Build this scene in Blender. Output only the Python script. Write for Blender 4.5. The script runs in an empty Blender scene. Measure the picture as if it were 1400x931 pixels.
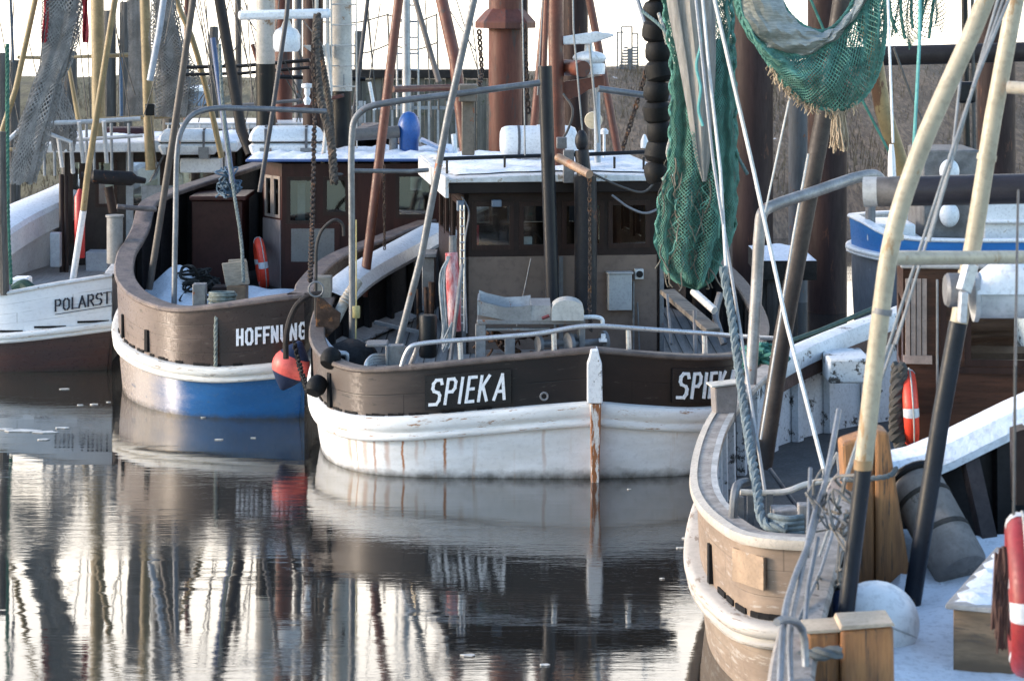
import bpy, bmesh, math, random
from mathutils import Vector, Matrix
R = math.radians
random.seed(7)
scn = bpy.context.scene
COL = scn.collection

# ------------------------------------------------------------------ camera, sky, sun, exposure
F, EYE, HOR, CX = 3300.0, 6.0, -5.0, 700.0        # focal length in photo pixels, eye height, horizon row, centre column
cam_d = bpy.data.cameras.new('camera')
cam = bpy.data.objects.new('camera', cam_d); COL.objects.link(cam)
cam.location = (0, 0, EYE); cam.rotation_euler = (R(90), 0, 0)
cam_d.sensor_width = 36; cam_d.lens = F/1400*36
cam_d.shift_y = -(464.9-HOR)/1400
cam_d.clip_start = 0.5; cam_d.clip_end = 20000
cam_d.dof.use_dof = True; cam_d.dof.focus_distance = 31.0; cam_d.dof.aperture_fstop = 4.0
scn.camera = cam

SUN_EL, SUN_AZ = 15.0, -92.0       # azimuth clockwise from +Y: the sun stands to the left
wd = bpy.data.worlds.new('World'); scn.world = wd; wd.use_nodes = True
wn = wd.node_tree.nodes; wl = wd.node_tree.links
sky = wn.new('ShaderNodeTexSky'); sky.sky_type = 'NISHITA'; sky.sun_disc = False
sky.sun_elevation = R(SUN_EL); sky.sun_rotation = R(SUN_AZ)
sky.dust_density = 0.6; sky.air_density = 1.0; sky.ozone_density = 1.8
bg = wn['Background']; bg.inputs['Strength'].default_value = 0.135
# a veil of bright thin cloud low over the sea ahead, clear blue behind the camera
_tc = wn.new('ShaderNodeTexCoord'); _sp = wn.new('ShaderNodeSeparateXYZ'); wl.new(_tc.outputs['Generated'], _sp.inputs[0])
def _mr(v, a, b, c, d):
    x = wn.new('ShaderNodeMapRange'); x.interpolation_type = 'SMOOTHSTEP'; wl.new(v, x.inputs[0])
    for k, q in enumerate((a, b, c, d)): x.inputs[k+1].default_value = q
    return x.outputs[0]
_cl = wn.new('ShaderNodeTexNoise'); _cl.inputs['Scale'].default_value = 2.2; _cl.inputs['Detail'].default_value = 5
_vm = wn.new('ShaderNodeVectorMath'); _vm.operation = 'MULTIPLY'; _vm.inputs[1].default_value = (1, 1, 4)
wl.new(_tc.outputs['Generated'], _vm.inputs[0]); wl.new(_vm.outputs[0], _cl.inputs['Vector'])
def _mul(a, b):
    x = wn.new('ShaderNodeMath'); x.operation = 'MULTIPLY'; wl.new(a, x.inputs[0]); wl.new(b, x.inputs[1]); return x.outputs[0]
_f = _mul(_mul(_mr(_sp.outputs[2], .12, .62, 1, 0), _mr(_sp.outputs[1], -.05, .6, .0, 1)), _mr(_cl.outputs[0], .3, .6, .75, 1))
_mx = wn.new('ShaderNodeMix'); _mx.data_type = 'RGBA'; wl.new(_f, _mx.inputs[0]); wl.new(sky.outputs[0], _mx.inputs[6]); _mx.inputs[7].default_value = (6.4, 5.75, 4.9, 1)
wl.new(_mx.outputs[2], bg.inputs['Color'])
sd = bpy.data.lights.new('sun', 'SUN'); sd.energy = 1.0; sd.angle = R(10); sd.color = (1.0, 0.84, 0.70)
sun = bpy.data.objects.new('sun', sd); COL.objects.link(sun)
_d = Vector((math.sin(R(SUN_AZ))*math.cos(R(SUN_EL)), math.cos(R(SUN_AZ))*math.cos(R(SUN_EL)), math.sin(R(SUN_EL))))
sun.rotation_euler = _d.to_track_quat('Z', 'Y').to_euler(); sun.location = _d*60
scn.view_settings.view_transform = 'Standard'; scn.view_settings.look = 'None'
scn.view_settings.gamma = 1.0; scn.view_settings.exposure = 2.08
scn.view_settings.use_curve_mapping = False
scn.cycles.max_bounces = 6; scn.cycles.transparent_max_bounces = 24

def P(px, py, Y):                   # a photo pixel at depth Y -> world
    return Vector(((px-CX)*Y/F, Y, EYE-(py-HOR)*Y/F))
def PZ(px, py, z):                  # a photo pixel at height z -> world
    return P(px, py, F*(EYE-z)/(py-HOR))
def PW(w, Y): return w*Y/F          # a width in photo pixels at depth Y -> metres

# ------------------------------------------------------------------ materials
MATS = {}
class NT:
    def __init__(s, name):
        s.m = bpy.data.materials.new(name); s.m.use_nodes = True
        s.t = s.m.node_tree; s.b = s.t.nodes['Principled BSDF']
    def n(s, typ, ins=None, **kw):
        x = s.t.nodes.new(typ)
        for k, v in kw.items(): setattr(x, k, v)
        for k, v in (ins or {}).items():
            if isinstance(v, bpy.types.NodeSocket): s.t.links.new(v, x.inputs[k])
            else: x.inputs[k].default_value = v
        return x
    def math(s, op, a, b=0.0, clamp=False):
        return s.n('ShaderNodeMath', {0: a, 1: b}, operation=op, use_clamp=clamp).outputs[0]
    def mix(s, f, a, b):
        x = s.n('ShaderNodeMix', {0: f}, data_type='RGBA')
        for k, v in ((6, a), (7, b)):
            if isinstance(v, bpy.types.NodeSocket): s.t.links.new(v, x.inputs[k])
            else: x.inputs[k].default_value = tuple(v[:3])+(1,)
        return x.outputs[2]
    def noise(s, vec, scale, detail=4, rough=.55, stretch=None):
        if stretch: vec = s.n('ShaderNodeVectorMath', {0: vec, 1: stretch}, operation='MULTIPLY').outputs[0]
        return s.n('ShaderNodeTexNoise', {'Vector': vec, 'Scale': scale, 'Detail': detail, 'Roughness': rough}).outputs[0]
    def step(s, v, a, b):           # 0 below a, 1 above b
        return s.n('ShaderNodeMapRange', {0: v, 1: a, 2: b, 3: 0.0, 4: 1.0}).outputs[0]
    def set(s, k, v):
        i = s.b.inputs[k]
        if isinstance(v, bpy.types.NodeSocket): s.t.links.new(v, i)
        elif isinstance(v, (tuple, list)): i.default_value = tuple(v[:3])+(1,)
        else: i.default_value = v
    def bump(s, h, strength=.3, dist=.01):
        s.set('Normal', s.n('ShaderNodeBump', {'Height': h, 'Strength': strength, 'Distance': dist}).outputs[0])
    def obj(s): return s.n('ShaderNodeTexCoord').outputs['Object']
    def uv(s): return s.n('ShaderNodeTexCoord').outputs['UV']

RUST = (.20, .065, .022)
def mat(name, c, rough=.6, metal=0., var=.35, scale=4., stretch=None, c2=None, spots=0., spotc=RUST, sscale=6., sstretch=None, bump=.25, bscale=None, bdist=.004, coat=0., spec=None):
    if name in MATS: return MATS[name]
    t = NT(name); o = t.obj()
    n1 = t.noise(o, scale, 6, .6, stretch)
    c2 = c2 or tuple(min(1, x*(1-var)) for x in c)
    col = t.mix(t.step(n1, .40, .60), c2, c)
    fine = t.noise(o, scale*7, 4, .7, stretch)
    col = t.mix(t.math('MULTIPLY', t.step(fine, .50, .62), .45), col, tuple(x*.55 for x in c)) if var > 0 else col
    if spots:
        sn = t.noise(o, sscale, 8, .72, sstretch)
        th = .5+(.5-spots)*.30
        col = t.mix(t.step(sn, th, th+.035), col, spotc)
    t.set('Base Color', col); t.set('Metallic', metal)
    t.set('Roughness', t.n('ShaderNodeMapRange', {0: fine, 1: .3, 2: .7, 3: max(.04, rough-.12), 4: min(1, rough+.12)}).outputs[0])
    if coat: t.set('Coat Weight', coat); t.set('Coat Roughness', .15)
    if spec is None and sum(c) < .16: spec = .22
    if spec is not None: t.set('Specular IOR Level', spec)
    if bump: t.bump(t.noise(o, bscale or scale*5, 5, .65, stretch), bump, bdist)
    MATS[name] = t.m
    return t.m

def hull_mat(name, c, seams=3, worn=.0, wornc=(.3, .26, .22), rust=0., runs=(), rough=.45, c2=None, grime=0., var=.2, lit_zone=None):
    """paint on planks: UV u = metres along the hull, v = 0 at the bottom edge of the strake of planking, 1 at its top"""
    if name in MATS: return MATS[name]
    t = NT(name); uv = t.uv(); sp = t.n('ShaderNodeSeparateXYZ', {0: uv}); u, v = sp.outputs[0], sp.outputs[1]
    n1 = t.noise(uv, 1.2, 6, .6, (1, 2.5, 1)); n2 = t.noise(uv, 9., 6, .7, (1.4, 1.2, 1))
    col = t.mix(t.step(n1, .40, .60), c2 or tuple(x*(1-var) for x in c), c)
    col = t.mix(t.math('MULTIPLY', t.step(n2, .5, .68), .35), col, tuple(x*.6 for x in c))
    if lit_zone:                                        # (u start, u end, colour): sunlit tone of the round end put into the paint
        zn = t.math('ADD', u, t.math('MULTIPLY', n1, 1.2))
        col = t.mix(t.math('MULTIPLY', t.step(zn, lit_zone[0], lit_zone[1]), t.step(u, 30., 28.)), col, lit_zone[2])
    if worn:
        w = t.noise(uv, 3.2, 9, .75, (.8, 2.4, 1))
        col = t.mix(t.step(w, .5+(.5-worn)*.28, .53+(.5-worn)*.28), col, wornc)
    if grime:
        gz = t.math('ADD', v, t.math('MULTIPLY', t.noise(uv, 5., 5, .6, (1, .6, 1)), .35))
        col = t.mix(t.math('MULTIPLY', t.step(gz, grime+.28, grime+.06), .9), col, (.035, .032, .022))
    if rust:
        s1 = t.noise(uv, 2.6, 5, .6, (2.2, .14, 1)); f = t.math('MULTIPLY', t.step(s1, .58, .74), rust)
        f = t.math('MULTIPLY', f, t.step(t.noise(uv, 1.1, 3, .5), .35, .65))
        col = t.mix(f, col, (.36, .19, .07))
    wob = t.math('MULTIPLY', t.math('SUBTRACT', t.noise(uv, 2.0, 4, .6, (1, 1.2, 1)), .5), .10)
    for (u0, w, a, v0) in runs:
        d = t.math('ABSOLUTE', t.math('SUBTRACT', t.math('ADD', u, wob), u0))
        f = t.math('MULTIPLY', t.step(d, w, w*.25), a)
        f = t.math('MULTIPLY', f, t.step(v, v0-.05, v0+.25))
        col = t.mix(f, col, (.33, .125, .035))
    h = n2
    if seams:
        fr = t.math('FRACT', t.math('MULTIPLY', v, float(seams)))
        d = t.math('ABSOLUTE', t.math('SUBTRACT', fr, .5))
        se = t.step(d, .470, .495)
        se2 = t.math('MULTIPLY', se, t.step(t.noise(uv, 1.6, 3, .6), .40, .55))
        col = t.mix(t.math('MULTIPLY', se2, .75), col, tuple(x*.22 for x in c))
        # butt joints
        fu = t.math('FRACT', t.math('ADD', t.math('MULTIPLY', u, .42), t.math('MULTIPLY', t.math('FLOOR', t.math('MULTIPLY', v, float(seams))), .37)))
        bj = t.step(t.math('ABSOLUTE', t.math('SUBTRACT', fu, .5)), .4965, .4985)
        col = t.mix(t.math('MULTIPLY', bj, .6), col, tuple(x*.25 for x in c))
        h = t.math('SUBTRACT', t.math('MULTIPLY', n2, .35), t.math('MULTIPLY', se2, .8))
    t.set('Base Color', col); t.set('Roughness', t.n('ShaderNodeMapRange', {0: n2, 1: .3, 2: .7, 3: rough-.1, 4: rough+.15}).outputs[0])
    if sum(c) < .10: t.set('Specular IOR Level', .28)
    t.bump(h, .35, .008)
    MATS[name] = t.m
    return t.m

def glass_mat(name='window_glass', tint=(.75, .82, .82)):
    if name in MATS: return MATS[name]
    t = NT(name); t.t.nodes.remove(t.b)
    out = t.t.nodes['Material Output']
    tr = t.n('ShaderNodeBsdfTransparent', {'Color': tint+(1,)}); gl = t.n('ShaderNodeBsdfGlossy', {'Roughness': .03})
    fr = t.n('ShaderNodeFresnel', {'IOR': 1.45})
    mx = t.n('ShaderNodeMixShader', {0: t.math('ADD', fr.outputs[0], .06), 1: tr.outputs[0], 2: gl.outputs[0]})
    t.t.links.new(mx.outputs[0], out.inputs[0])
    MATS[name] = t.m
    return t.m

# ------------------------------------------------------------------ mesh helpers
def ident(p): return Vector(p)
class Frame:                         # local (right, forward, up) -> world
    def __init__(s, o, yaw=0.):      # yaw to the left, degrees
        s.o = Vector(o); a = R(yaw)
        s.e = (Vector((math.cos(a), math.sin(a), 0)), Vector((-math.sin(a), math.cos(a), 0)), Vector((0, 0, 1)))
    def __call__(s, p): return s.o+s.e[0]*p[0]+s.e[1]*p[1]+s.e[2]*p[2]

def smooth_path(pts, n=6):
    pts = [tuple(p) for p in pts]
    if len(pts) < 3: return [Vector(p) for p in pts]
    out = []
    dim = len(pts[0])
    ext = [tuple(2*pts[0][k]-pts[1][k] for k in range(dim))]+pts+[tuple(2*pts[-1][k]-pts[-2][k] for k in range(dim))]
    for i in range(1, len(ext)-2):
        p0, p1, p2, p3 = ext[i-1:i+3]
        def dd(a, b): return max(1e-6, math.sqrt(sum((x-y)**2 for x, y in zip(a, b))))**.5
        t0 = 0.; t1 = t0+dd(p0, p1); t2 = t1+dd(p1, p2); t3 = t2+dd(p2, p3)
        for k in range(n):
            t = t1+(t2-t1)*k/n
            L = lambda a, b, ta, tb: tuple((tb-t)/(tb-ta)*x+(t-ta)/(tb-ta)*y for x, y in zip(a, b))
            A1, A2, A3 = L(p0, p1, t0, t1), L(p1, p2, t1, t2), L(p2, p3, t2, t3)
            B1, B2 = L(A1, A2, t0, t2), L(A2, A3, t1, t3)
            out.append(L(B1, B2, t1, t2))
    out.append(pts[-1])
    return [Vector(p) for p in out]

class MB:
    def __init__(s): s.v, s.f, s.mi, s.uv, s.mcur = [], [], [], {}, 0
    def face(s, idx, uv=None):
        if uv: s.uv[len(s.f)] = uv
        s.f.append(tuple(idx)); s.mi.append(s.mcur)
    def add(s, pts):
        i = len(s.v); s.v.extend(Vector(p) for p in pts); return i
    def box(s, a, b, fr=ident):      # opposite corners in the frame
        (x0, y0, z0), (x1, y1, z1) = a, b
        x0, x1 = sorted((x0, x1)); y0, y1 = sorted((y0, y1)); z0, z1 = sorted((z0, z1))
        i = s.add([fr(p) for p in ((x0,y0,z0),(x1,y0,z0),(x1,y1,z0),(x0,y1,z0),(x0,y0,z1),(x1,y0,z1),(x1,y1,z1),(x0,y1,z1))])
        for q in ((0,3,2,1),(4,5,6,7),(0,1,5,4),(1,2,6,5),(2,3,7,6),(3,0,4,7)): s.face([i+k for k in q])
        return s
    def beam(s, p, q, w, h=None, w2=None, up=(0,0,1)):
        p, q = Vector(p), Vector(q); h = h or w; d = (q-p).normalized(); u = Vector(up)
        if abs(d.dot(u)) > .97: u = Vector((0, 1, 0))
        x = d.cross(u).normalized(); y = x.cross(d).normalized(); k2 = (w2/w) if w2 else 1
        i = s.add([p-x*w/2-y*h/2, p+x*w/2-y*h/2, p+x*w/2+y*h/2, p-x*w/2+y*h/2,
                   q-x*w/2*k2-y*h/2*k2, q+x*w/2*k2-y*h/2*k2, q+x*w/2*k2+y*h/2*k2, q-x*w/2*k2+y*h/2*k2])
        for f in ((0,1,2,3),(7,6,5,4),(0,4,5,1),(1,5,6,2),(2,6,7,3),(3,7,4,0)): s.face([i+k for k in f])
        return s
    def tube(s, pts, r, seg=10, caps=True, closed=False, flat=1.0):
        pts = [Vector(p) for p in pts]; n = len(pts)
        rr = r if isinstance(r, (list, tuple)) else [r]*n
        def tan(i):
            if closed: return (pts[(i+1) % n]-pts[i-1]).normalized()
            return (pts[min(i+1, n-1)]-pts[max(i-1, 0)]).normalized()
        t0 = tan(0); u = Vector((0,0,1)) if abs(t0.z) < .9 else Vector((1,0,0))
        x = t0.cross(u).normalized(); rings = []
        for i in range(n):
            t = tan(i); x = (x-t*x.dot(t))
            x = x.normalized() if x.length > 1e-6 else t.orthogonal().normalized()
            y = t.cross(x)
            rings.append(s.add([pts[i]+(x*math.cos(2*math.pi*k/seg)+y*math.sin(2*math.pi*k/seg)*flat)*rr[i] for k in range(seg)]))
        for i in range(n if closed else n-1):
            a, b = rings[i], rings[(i+1) % n]
            for k in range(seg):
                k2 = (k+1) % seg; s.face((a+k, a+k2, b+k2, b+k))
        if caps and not closed:
            s.face([rings[0]+k for k in range(seg)][::-1]); s.face([rings[-1]+k for k in range(seg)])
        return s
    def lathe(s, prof, p, axis=(0,0,1), seg=20):   # prof: (radius, height along axis)
        p = Vector(p); a = Vector(axis).normalized(); x = a.orthogonal().normalized(); y = a.cross(x); rings = []
        for (r, h) in prof:
            rings.append(s.add([p+a*h+(x*math.cos(2*math.pi*k/seg)+y*math.sin(2*math.pi*k/seg))*max(r, 1e-4) for k in range(seg)]))
        for a_, b_ in zip(rings, rings[1:]):
            for k in range(seg):
                k2 = (k+1) % seg; s.face((a_+k, a_+k2, b_+k2, b_+k))
        s.face([rings[0]+k for k in range(seg)][::-1]); s.face([rings[-1]+k for k in range(seg)])
        return s
    def ball(s, c, r, sx=1., sy=1., sz=1., seg=16, rings=10):
        c = Vector(c)
        for j in range(rings+1):
            th = math.pi*j/rings
            i = s.add([c+Vector((math.sin(th)*math.cos(2*math.pi*k/seg)*r*sx, math.sin(th)*math.sin(2*math.pi*k/seg)*r*sy, math.cos(th)*r*sz)) for k in range(seg)])
            if j:
                for k in range(seg):
                    k2 = (k+1) % seg; s.face((i-seg+k, i+k, i+k2, i-seg+k2))
        return s
    def torus(s, c, ra, rb, axis=(0,0,1), seg=28, seg2=12):
        c = Vector(c); a = Vector(axis).normalized(); x = a.orthogonal().normalized(); y = a.cross(x)
        return s.tube([c+(x*math.cos(2*math.pi*k/seg)+y*math.sin(2*math.pi*k/seg))*ra for k in range(seg)], rb, seg2, closed=True)
    def grid(s, rows, uvs=None, flip=False):       # rows of points, all the same length
        n = len(rows[0]); i0 = [s.add(r) for r in rows]
        for j in range(len(rows)-1):
            for k in range(n-1):
                q = [i0[j]+k, i0[j]+k+1, i0[j+1]+k+1, i0[j+1]+k]
                w = [uvs[j][k], uvs[j][k+1], uvs[j+1][k+1], uvs[j+1][k]] if uvs else None
                if flip: q = q[::-1]; w = w[::-1] if w else None
                s.face(q, w)
        return s
    def prism(s, poly, th, fr):                    # polygon in the frame's x-z plane, extruded along its y
        n = len(poly)
        i = s.add([fr((x, 0, z)) for x, z in poly]+[fr((x, th, z)) for x, z in poly])
        s.face([i+k for k in range(n)]); s.face([i+n+k for k in range(n)][::-1])
        for k in range(n):
            k2 = (k+1) % n; s.face((i+k2, i+k, i+n+k, i+n+k2))
        return s
    def wall(s, fr, length, z0, z1, openings, th=.06):    # wall from x 0..length in the frame, outside at y=0
        xs = sorted({0., length}|{v for o in openings for v in o[:2]}); zs = sorted({z0, z1}|{v for o in openings for v in o[2:4]})
        inside = lambda x, z: any(o[0] < x < o[1] and o[2] < z < o[3] for o in openings)
        for x0, x1 in zip(xs, xs[1:]):
            for a, b in zip(zs, zs[1:]):
                if inside((x0+x1)/2, (a+b)/2): continue
                i = s.add([fr((x, y, z)) for y in (0, th) for x, z in ((x0,a),(x1,a),(x1,b),(x0,b))])
                s.face((i,i+1,i+2,i+3)); s.face((i+7,i+6,i+5,i+4))
        for (x0, x1, a, b) in [(0., length, z0, z1)]+[tuple(o[:4]) for o in openings]:
            i = s.add([fr((x, y, z)) for y in (0, th) for x, z in ((x0,a),(x1,a),(x1,b),(x0,b))])
            for q in ((0,4,5,1),(1,5,6,2),(2,6,7,3),(3,7,4,0)): s.face([i+k for k in q])
        return s
    def build(s, name, material, parent=None, smooth=True, bevel=0., angle=35, label=None):
        me = bpy.data.meshes.new(name)
        if parent is None:
            xs = [v.x for v in s.v]; ys = [v.y for v in s.v]
            org = Vector(((min(xs)+max(xs))/2, (min(ys)+max(ys))/2, min(v.z for v in s.v)))
        else: org = world_origin(parent)
        me.from_pydata([tuple(v-org) for v in s.v], [], s.f)
        for m in (material if isinstance(material, (list, tuple)) else [material]): me.materials.append(m)
        me.polygons.foreach_set('material_index', s.mi)
        if s.uv:
            ul = me.uv_layers.new(name='uv')
            for fi, w in s.uv.items():
                for li, c in zip(me.polygons[fi].loop_indices, w): ul.data[li].uv = c
        if smooth:
            me.polygons.foreach_set('use_smooth', [True]*len(s.f)); me.set_sharp_from_angle(angle=R(angle))
        me.update()
        o = bpy.data.objects.new(name, me); COL.objects.link(o)
        if parent is None: o.location = org
        else: o.parent = parent
        if bevel:
            b = o.modifiers.new('bevel', 'BEVEL'); b.width = bevel; b.segments = 2; b.limit_method = 'ANGLE'; b.angle_limit = R(40)
        if label: o['label'] = label
        return o
def world_origin(o):
    p = Vector(o.location)
    while o.parent: o = o.parent; p = p+Vector(o.location)
    return p
def tag(o, label, cat, group=None, kind=None):
    if label: o['label'] = label
    if cat: o['category'] = cat
    if group: o['group'] = group
    if kind: o['kind'] = kind
    return o
def thing(name, label, cat, loc, group=None):
    o = bpy.data.objects.new(name, None); COL.objects.link(o); o.location = loc; o.empty_display_size = .2
    return tag(o, label, cat, group)
def structure(o): o['kind'] = 'structure'; return o

def rope_pts(a, b, sag=0., n=14):
    a, b = Vector(a), Vector(b)
    return [a.lerp(b, i/n)+Vector((0, 0, -sag*4*(i/n)*(1-i/n))) for i in range(n+1)]
def twist(mb, pts, r, pitch=None, seg=6):          # three-strand rope
    pts = smooth_path(pts, 4) if len(pts) > 2 else [Vector(p) for p in pts]
    pitch = pitch or r*7
    d = [0.]
    for a, b in zip(pts, pts[1:]): d.append(d[-1]+(b-a).length)
    L = d[-1]; n = max(8, int(L/(pitch/7)))
    line = []; j = 0
    for i in range(n+1):
        x = L*i/n
        while j < len(d)-2 and d[j+1] < x: j += 1
        line.append(pts[j].lerp(pts[j+1], (x-d[j])/max(1e-6, d[j+1]-d[j])))
    for k in range(3):
        out = []
        for i, p in enumerate(line):
            t = (line[min(i+1, n)]-line[max(i-1, 0)]).normalized()
            x = t.cross(Vector((.31, .2, .93))).normalized(); y = t.cross(x)
            a = 2*math.pi*(L*i/n/pitch+k/3)
            out.append(p+(x*math.cos(a)+y*math.sin(a))*r*.5)
        mb.tube(out, r*.56, seg)
    return mb
def chain(mb, pts, link=.07, r=.011):
    pts = [Vector(p) for p in pts]; k = 0
    acc = 0.
    for a, b in zip(pts, pts[1:]):
        L = (b-a).length; n = max(1, round(L/(link*.78))); t = (b-a)/L
        x = t.orthogonal().normalized(); y = t.cross(x)
        for i in range(n):
            c = a+t*(L*(i+.5)/n); u = x if k % 2 else y; k += 1
            jit = random.uniform(-.35, .35); w = t.cross(u); u = (u*math.cos(jit)+w*math.sin(jit))
            h, wd_ = link*.5-r, link*.30-r*.2
            loop = [c+t*h*.55+u*wd_, c+t*h+u*wd_*.45, c+t*h-u*wd_*.45, c+t*h*.55-u*wd_, c-t*h*.55-u*wd_, c-t*h-u*wd_*.45, c-t*h+u*wd_*.45, c-t*h*.55+u*wd_]
            mb.tube(loop, r, 5, closed=True)
    return mb

# ------------------------------------------------------------------ lettering: strokes in a 1-high cell
GL = {
 'S': (.62, [[(.60,.84),(.52,1.),(.2,1.),(.06,.86),(.06,.66),(.16,.55),(.46,.47),(.56,.36),(.56,.16),(.42,0.),(.0,0.)]]),
 'P': (.60, [[(.06,0.),(.06,1.)],[(.06,1.),(.42,1.),(.56,.88),(.56,.62),(.42,.48),(.06,.48)]]),
 'I': (.16, [[(.08,0.),(.08,1.)]]),
 'E': (.50, [[(.06,0.),(.06,1.)],[(.06,1.),(.5,1.)],[(.06,.52),(.42,.52)],[(.06,0.),(.5,0.)]]),
 'K': (.58, [[(.06,0.),(.06,1.)],[(.54,1.),(.06,.42)],[(.22,.58),(.56,0.)]]),
 'A': (.66, [[(.0,0.),(.33,1.)],[(.33,1.),(.66,0.)],[(.12,.32),(.54,.32)]]),
 'H': (.58, [[(.06,0.),(.06,1.)],[(.52,0.),(.52,1.)],[(.06,.5),(.52,.5)]]),
 'O': (.66, [[(.22,1.),(.44,1.),(.60,.82),(.60,.18),(.44,0.),(.22,0.),(.06,.18),(.06,.82),(.22,1.)]]),
 'F': (.48, [[(.06,0.),(.06,1.)],[(.06,1.),(.5,1.)],[(.06,.52),(.42,.52)]]),
 'N': (.60, [[(.06,0.),(.06,1.)],[(.06,1.),(.54,0.)],[(.54,0.),(.54,1.)]]),
 'U': (.60, [[(.06,1.),(.06,.18),(.2,0.),(.4,0.),(.54,.18),(.54,1.)]]),
 'G': (.64, [[(.58,.82),(.44,1.),(.22,1.),(.06,.82),(.06,.18),(.22,0.),(.44,0.),(.58,.18),(.58,.46),(.36,.46)]]),
 'L': (.50, [[(.06,1.),(.06,0.)],[(.06,0.),(.5,0.)]]),
 'R': (.62, [[(.06,0.),(.06,1.)],[(.06,1.),(.42,1.),(.56,.88),(.56,.62),(.42,.5),(.06,.5)],[(.30,.5),(.6,0.)]]),
 'T': (.58, [[(.29,0.),(.29,1.)],[(.0,1.),(.58,1.)]]),
}
def letters(mb, text, h, th, surf, gap=.16, slant=0., depth=.02, serif=0., wide=1.):
    """surf(x, z, out) -> world; x runs along the name in metres"""
    x = 0.; k = 0
    def seg(a, b, w, ext):
        nonlocal k
        a, b = Vector((a[0], a[1])), Vector((b[0], b[1])); d = (b-a); L = d.length
        if L < 1e-6: return
        d /= L; nrm = Vector((-d.y, d.x)); a = a-d*ext; b = b+d*ext
        lo, hi = -.004, depth+.0004*(k % 9); k += 1
        c = [a-nrm*w/2, b-nrm*w/2, b+nrm*w/2, a+nrm*w/2]
        i = mb.add([surf(q.x, q.y, lo) for q in c]+[surf(q.x, q.y, hi) for q in c])
        for f in ((3,2,1,0),(4,5,6,7),(0,1,5,4),(1,2,6,5),(2,3,7,6),(3,0,4,7)): mb.face([i+j for j in f])
    for ch in text:
        if ch == '|': x += h*.10; continue
        if ch == ' ': x += h*.4; continue
        w, strokes = GL[ch]
        for st in strokes:
            pts = [(x+(px*wide)*h+slant*pz*h, pz*(h-th)+th/2) for px, pz in st]
            for a, b in zip(pts, pts[1:]):
                wv = th if not serif else (th*(1. if abs(b[1]-a[1]) > abs(b[0]-a[0])*.6 else .45))
                seg(a, b, wv, th*.42)
            if serif:
                for e in (pts[0], pts[-1]):
                    if e[1] < th or e[1] > h-th: seg((e[0]-serif*h, e[1]), (e[0]+serif*h, e[1]), th*.4, 0)
        x += (w*wide+gap)*h
    return x
# ------------------------------------------------------------------ water, land
def make_water():
    mb = MB(); xs = [-4000, -400, -60, 0, 60, 400, 4000]; ys = [-60, 20, 60, 200, 1000, 9000]
    mb.grid([[(x, y, 0) for x in xs] for y in ys])
    t = NT('harbour_water'); o = t.obj()
    t.set('Base Color', (.020, .019, .017)); t.set('Roughness', .012); t.set('IOR', 3.1)
    big = t.noise(o, 1.0, 2, .5, (.30, 1.5, 1)); mid = t.noise(o, 1.0, 3, .55, (1.1, 5.5, 1)); small = t.noise(o, 1.0, 3, .6, (3.5, 19., 1))
    patch = t.step(t.noise(o, 1.0, 3, .5, (.10, .33, 1)), .40, .62)
    h = t.math('ADD', t.math('MULTIPLY', big, .0035), t.math('MULTIPLY', mid, t.math('ADD', t.math('MULTIPLY', patch, .0024), .0006)))
    h = t.math('ADD', h, t.math('MULTIPLY', small, t.math('ADD', t.math('MULTIPLY', patch, .0016), .0001)))
    t.set('Normal', t.n('ShaderNodeBump', {'Height': h, 'Strength': 1.0, 'Distance': 1.0}).outputs[0])
    structure(mb.build('water', t.m, smooth=True))
make_water()

# ------------------------------------------------------------------ hulls
def dense(side, n=7): return smooth_path(side, n)
def normals(line, sgn):
    out = []
    for i in range(len(line)):
        a, b = line[max(i-1, 0)], line[min(i+1, len(line)-1)]
        d = Vector((b[0]-a[0], b[1]-a[1])).normalized()
        out.append(Vector((-d.y, d.x))*sgn)
    return out
def arc(line):
    d = [0.]
    for a, b in zip(line, line[1:]): d.append(d[-1]+math.hypot(b[0]-a[0], b[1]-a[1]))
    return d

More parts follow.
